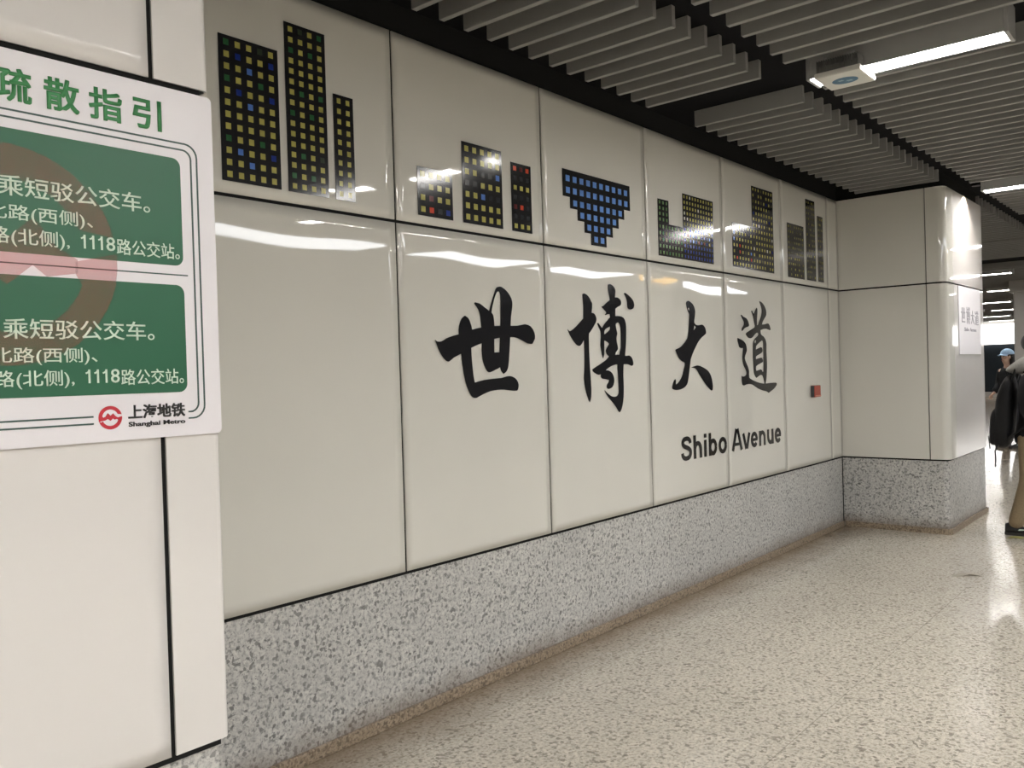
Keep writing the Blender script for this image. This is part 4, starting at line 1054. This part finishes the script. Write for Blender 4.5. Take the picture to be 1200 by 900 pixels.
def strap(name, pts, w=0.018, t=0.004):
    bm = bmesh.new()
    P = [Vector(q) for q in pts]; rows = []
    for i, q in enumerate(P):
        d = (P[min(i+1, len(P)-1)] - P[max(i-1, 0)]).normalized()
        sd = d.cross(Vector((1, 0, 0)))
        if sd.length < 0.2: sd = d.cross(Vector((0, 1, 0)))
        sd.normalize(); up = d.cross(sd)
        rows.append([bm.verts.new(q + up*a*w + sd*b*t) for a, b in ((-1, -1), (1, -1), (1, 1), (-1, 1))])
    for i in range(len(rows)-1):
        for k in range(4): bm.faces.new((rows[i][k], rows[i][(k+1) % 4], rows[i+1][(k+1) % 4], rows[i+1][k]))
    bm.faces.new(rows[0][::-1]); bm.faces.new(rows[-1])
    return obj(name, bm, M_bag, bp)
for sx in (1, -1):
    strap('shoulder_strap', [(sx*0.10, -0.12, 1.36), (sx*0.105, -0.09, 1.47), (sx*0.11, 0.0, 1.505), (sx*0.115, 0.11, 1.46), (sx*0.125, 0.165, 1.32), (sx*0.15, 0.15, 1.15), (sx*0.165, 0.0, 0.98), (sx*0.15, -0.15, 0.86)], 0.028, 0.007)
strap('dangling_strap', [(0.12, -0.235, 0.80), (0.125, -0.262, 0.74), (0.125, -0.258, 0.66), (0.125, -0.262, 0.60)], 0.014, 0.004)
strap('dangling_strap', [(0.06, -0.325, 0.87), (0.06, -0.318, 0.81), (0.06, -0.314, 0.75)], 0.008, 0.003)
strap('top_handle', [(-0.04, -0.16, 1.40), (-0.035, -0.18, 1.445), (0.035, -0.18, 1.445), (0.04, -0.16, 1.40)], 0.012, 0.004)

# the person in the blue cap further off
POSE2 = {
 'pelvis': (0, 0.0, 0.88, 0.125, 0.095), 'waist': (0, 0.0, 1.02, 0.115, 0.085), 'chest': (0, 0.01, 1.22, 0.135, 0.095),
 'neckbase': (0, 0.01, 1.385, 0.058), 'neck': (0, 0.025, 1.44, 0.048), 'jaw': (0, 0.045, 1.495, 0.060), 'face': (0, 0.035, 1.555, 0.080), 'skull': (0, 0.02, 1.605, 0.072),
 'chin': (0, 0.105, 1.475, 0.021), 'nose': (0, 0.132, 1.535, 0.012),
 'r_shoulder': (0.145, 0.01, 1.33, 0.056), 'r_elbow': (0.195, -0.02, 1.08, 0.040), 'r_wrist': (0.19, 0.13, 0.93, 0.025),
 'l_shoulder': (-0.145, 0.01, 1.33, 0.056), 'l_elbow': (-0.20, -0.01, 1.08, 0.040), 'l_wrist': (-0.19, 0.15, 0.95, 0.025),
 'r_hip': (0.08, 0.0, 0.83, 0.084), 'r_knee': (0.08, 0.05, 0.47, 0.053), 'r_ankle': (0.08, 0.0, 0.10, 0.035), 'r_heelpad': (0.08, 0.02, 0.052, 0.028), 'r_toe': (0.08, 0.14, 0.034, 0.022),
 'l_hip': (-0.08, 0.0, 0.83, 0.084), 'l_knee': (-0.08, -0.02, 0.47, 0.053), 'l_ankle': (-0.08, -0.12, 0.10, 0.035), 'l_heelpad': (-0.08, -0.10, 0.052, 0.028), 'l_toe': (-0.08, 0.02, 0.034, 0.022)}
P2 = empty('person', (17.07, 0.15, 0), math.radians(55))
P2.scale = (1.03, 1.03, 1.03)
tag(P2, 'person in light blue cap and long black coat walking behind the backpack', 'person')
make_body(POSE2, P2, 0.92)
face_parts(P2, (0, 0.045, 1.54), 0.95)
trousers(POSE2, 0.015, M_trs, P2)
sleeve_pair(POSE2, 0.024, M_coat, P2, 'coat', 0.68)
shoe(P2, (0.08, 0.0, 0.093), 0.0, 0.0)
shoe(P2, (-0.08, -0.12, 0.093), 0.0, 0.0)
def hair_fn(p, d):
    q = p.copy()
    if d.y > 0.25 and d.z < 0.6: q.y -= 0.055
    if d.z < -0.2 and d.y < 0.25: q.z *= 2.3; q.x *= 1.12
    return q
bm = bmesh.new(); ellipsoid(bm, (0, 0.005, 1.575), (0.093, 0.105, 0.100), 24, 16, hair_fn)
obj('hair', bm, M_hair, P2, True)
bm = bmesh.new()
ellipsoid(bm, (0, 0.012, 1.605), (0.099, 0.114, 0.088), 24, 14, lambda p, d: Vector((p.x, p.y, max(p.z, -0.012))))
cp = obj('cap', bm, M_cap, P2, True)
bm = bmesh.new()
top = []; bot = []
for i in range(11):
    a = math.radians(-62 + 124*i/10)
    ix, iy = 0.095*math.sin(a), 0.012+0.108*math.cos(a)
    ox, oy = 0.088*math.sin(a), 0.012+0.108*math.cos(a)+0.075*math.cos(a)
    top.append((bm.verts.new((ix, iy, 1.603)), bm.verts.new((ox, oy, 1.590-0.02*abs(math.sin(a))))))
    bot.append((bm.verts.new((ix, iy, 1.597)), bm.verts.new((ox, oy, 1.584-0.02*abs(math.sin(a))))))
for i in range(10):
    bm.faces.new((top[i][0], top[i][1], top[i+1][1], top[i+1][0])); bm.faces.new((bot[i][0], bot[i+1][0], bot[i+1][1], bot[i][1]))
    bm.faces.new((top[i][1], bot[i][1], bot[i+1][1], top[i+1][1]))
obj('peak', bm, M_cap, cp)
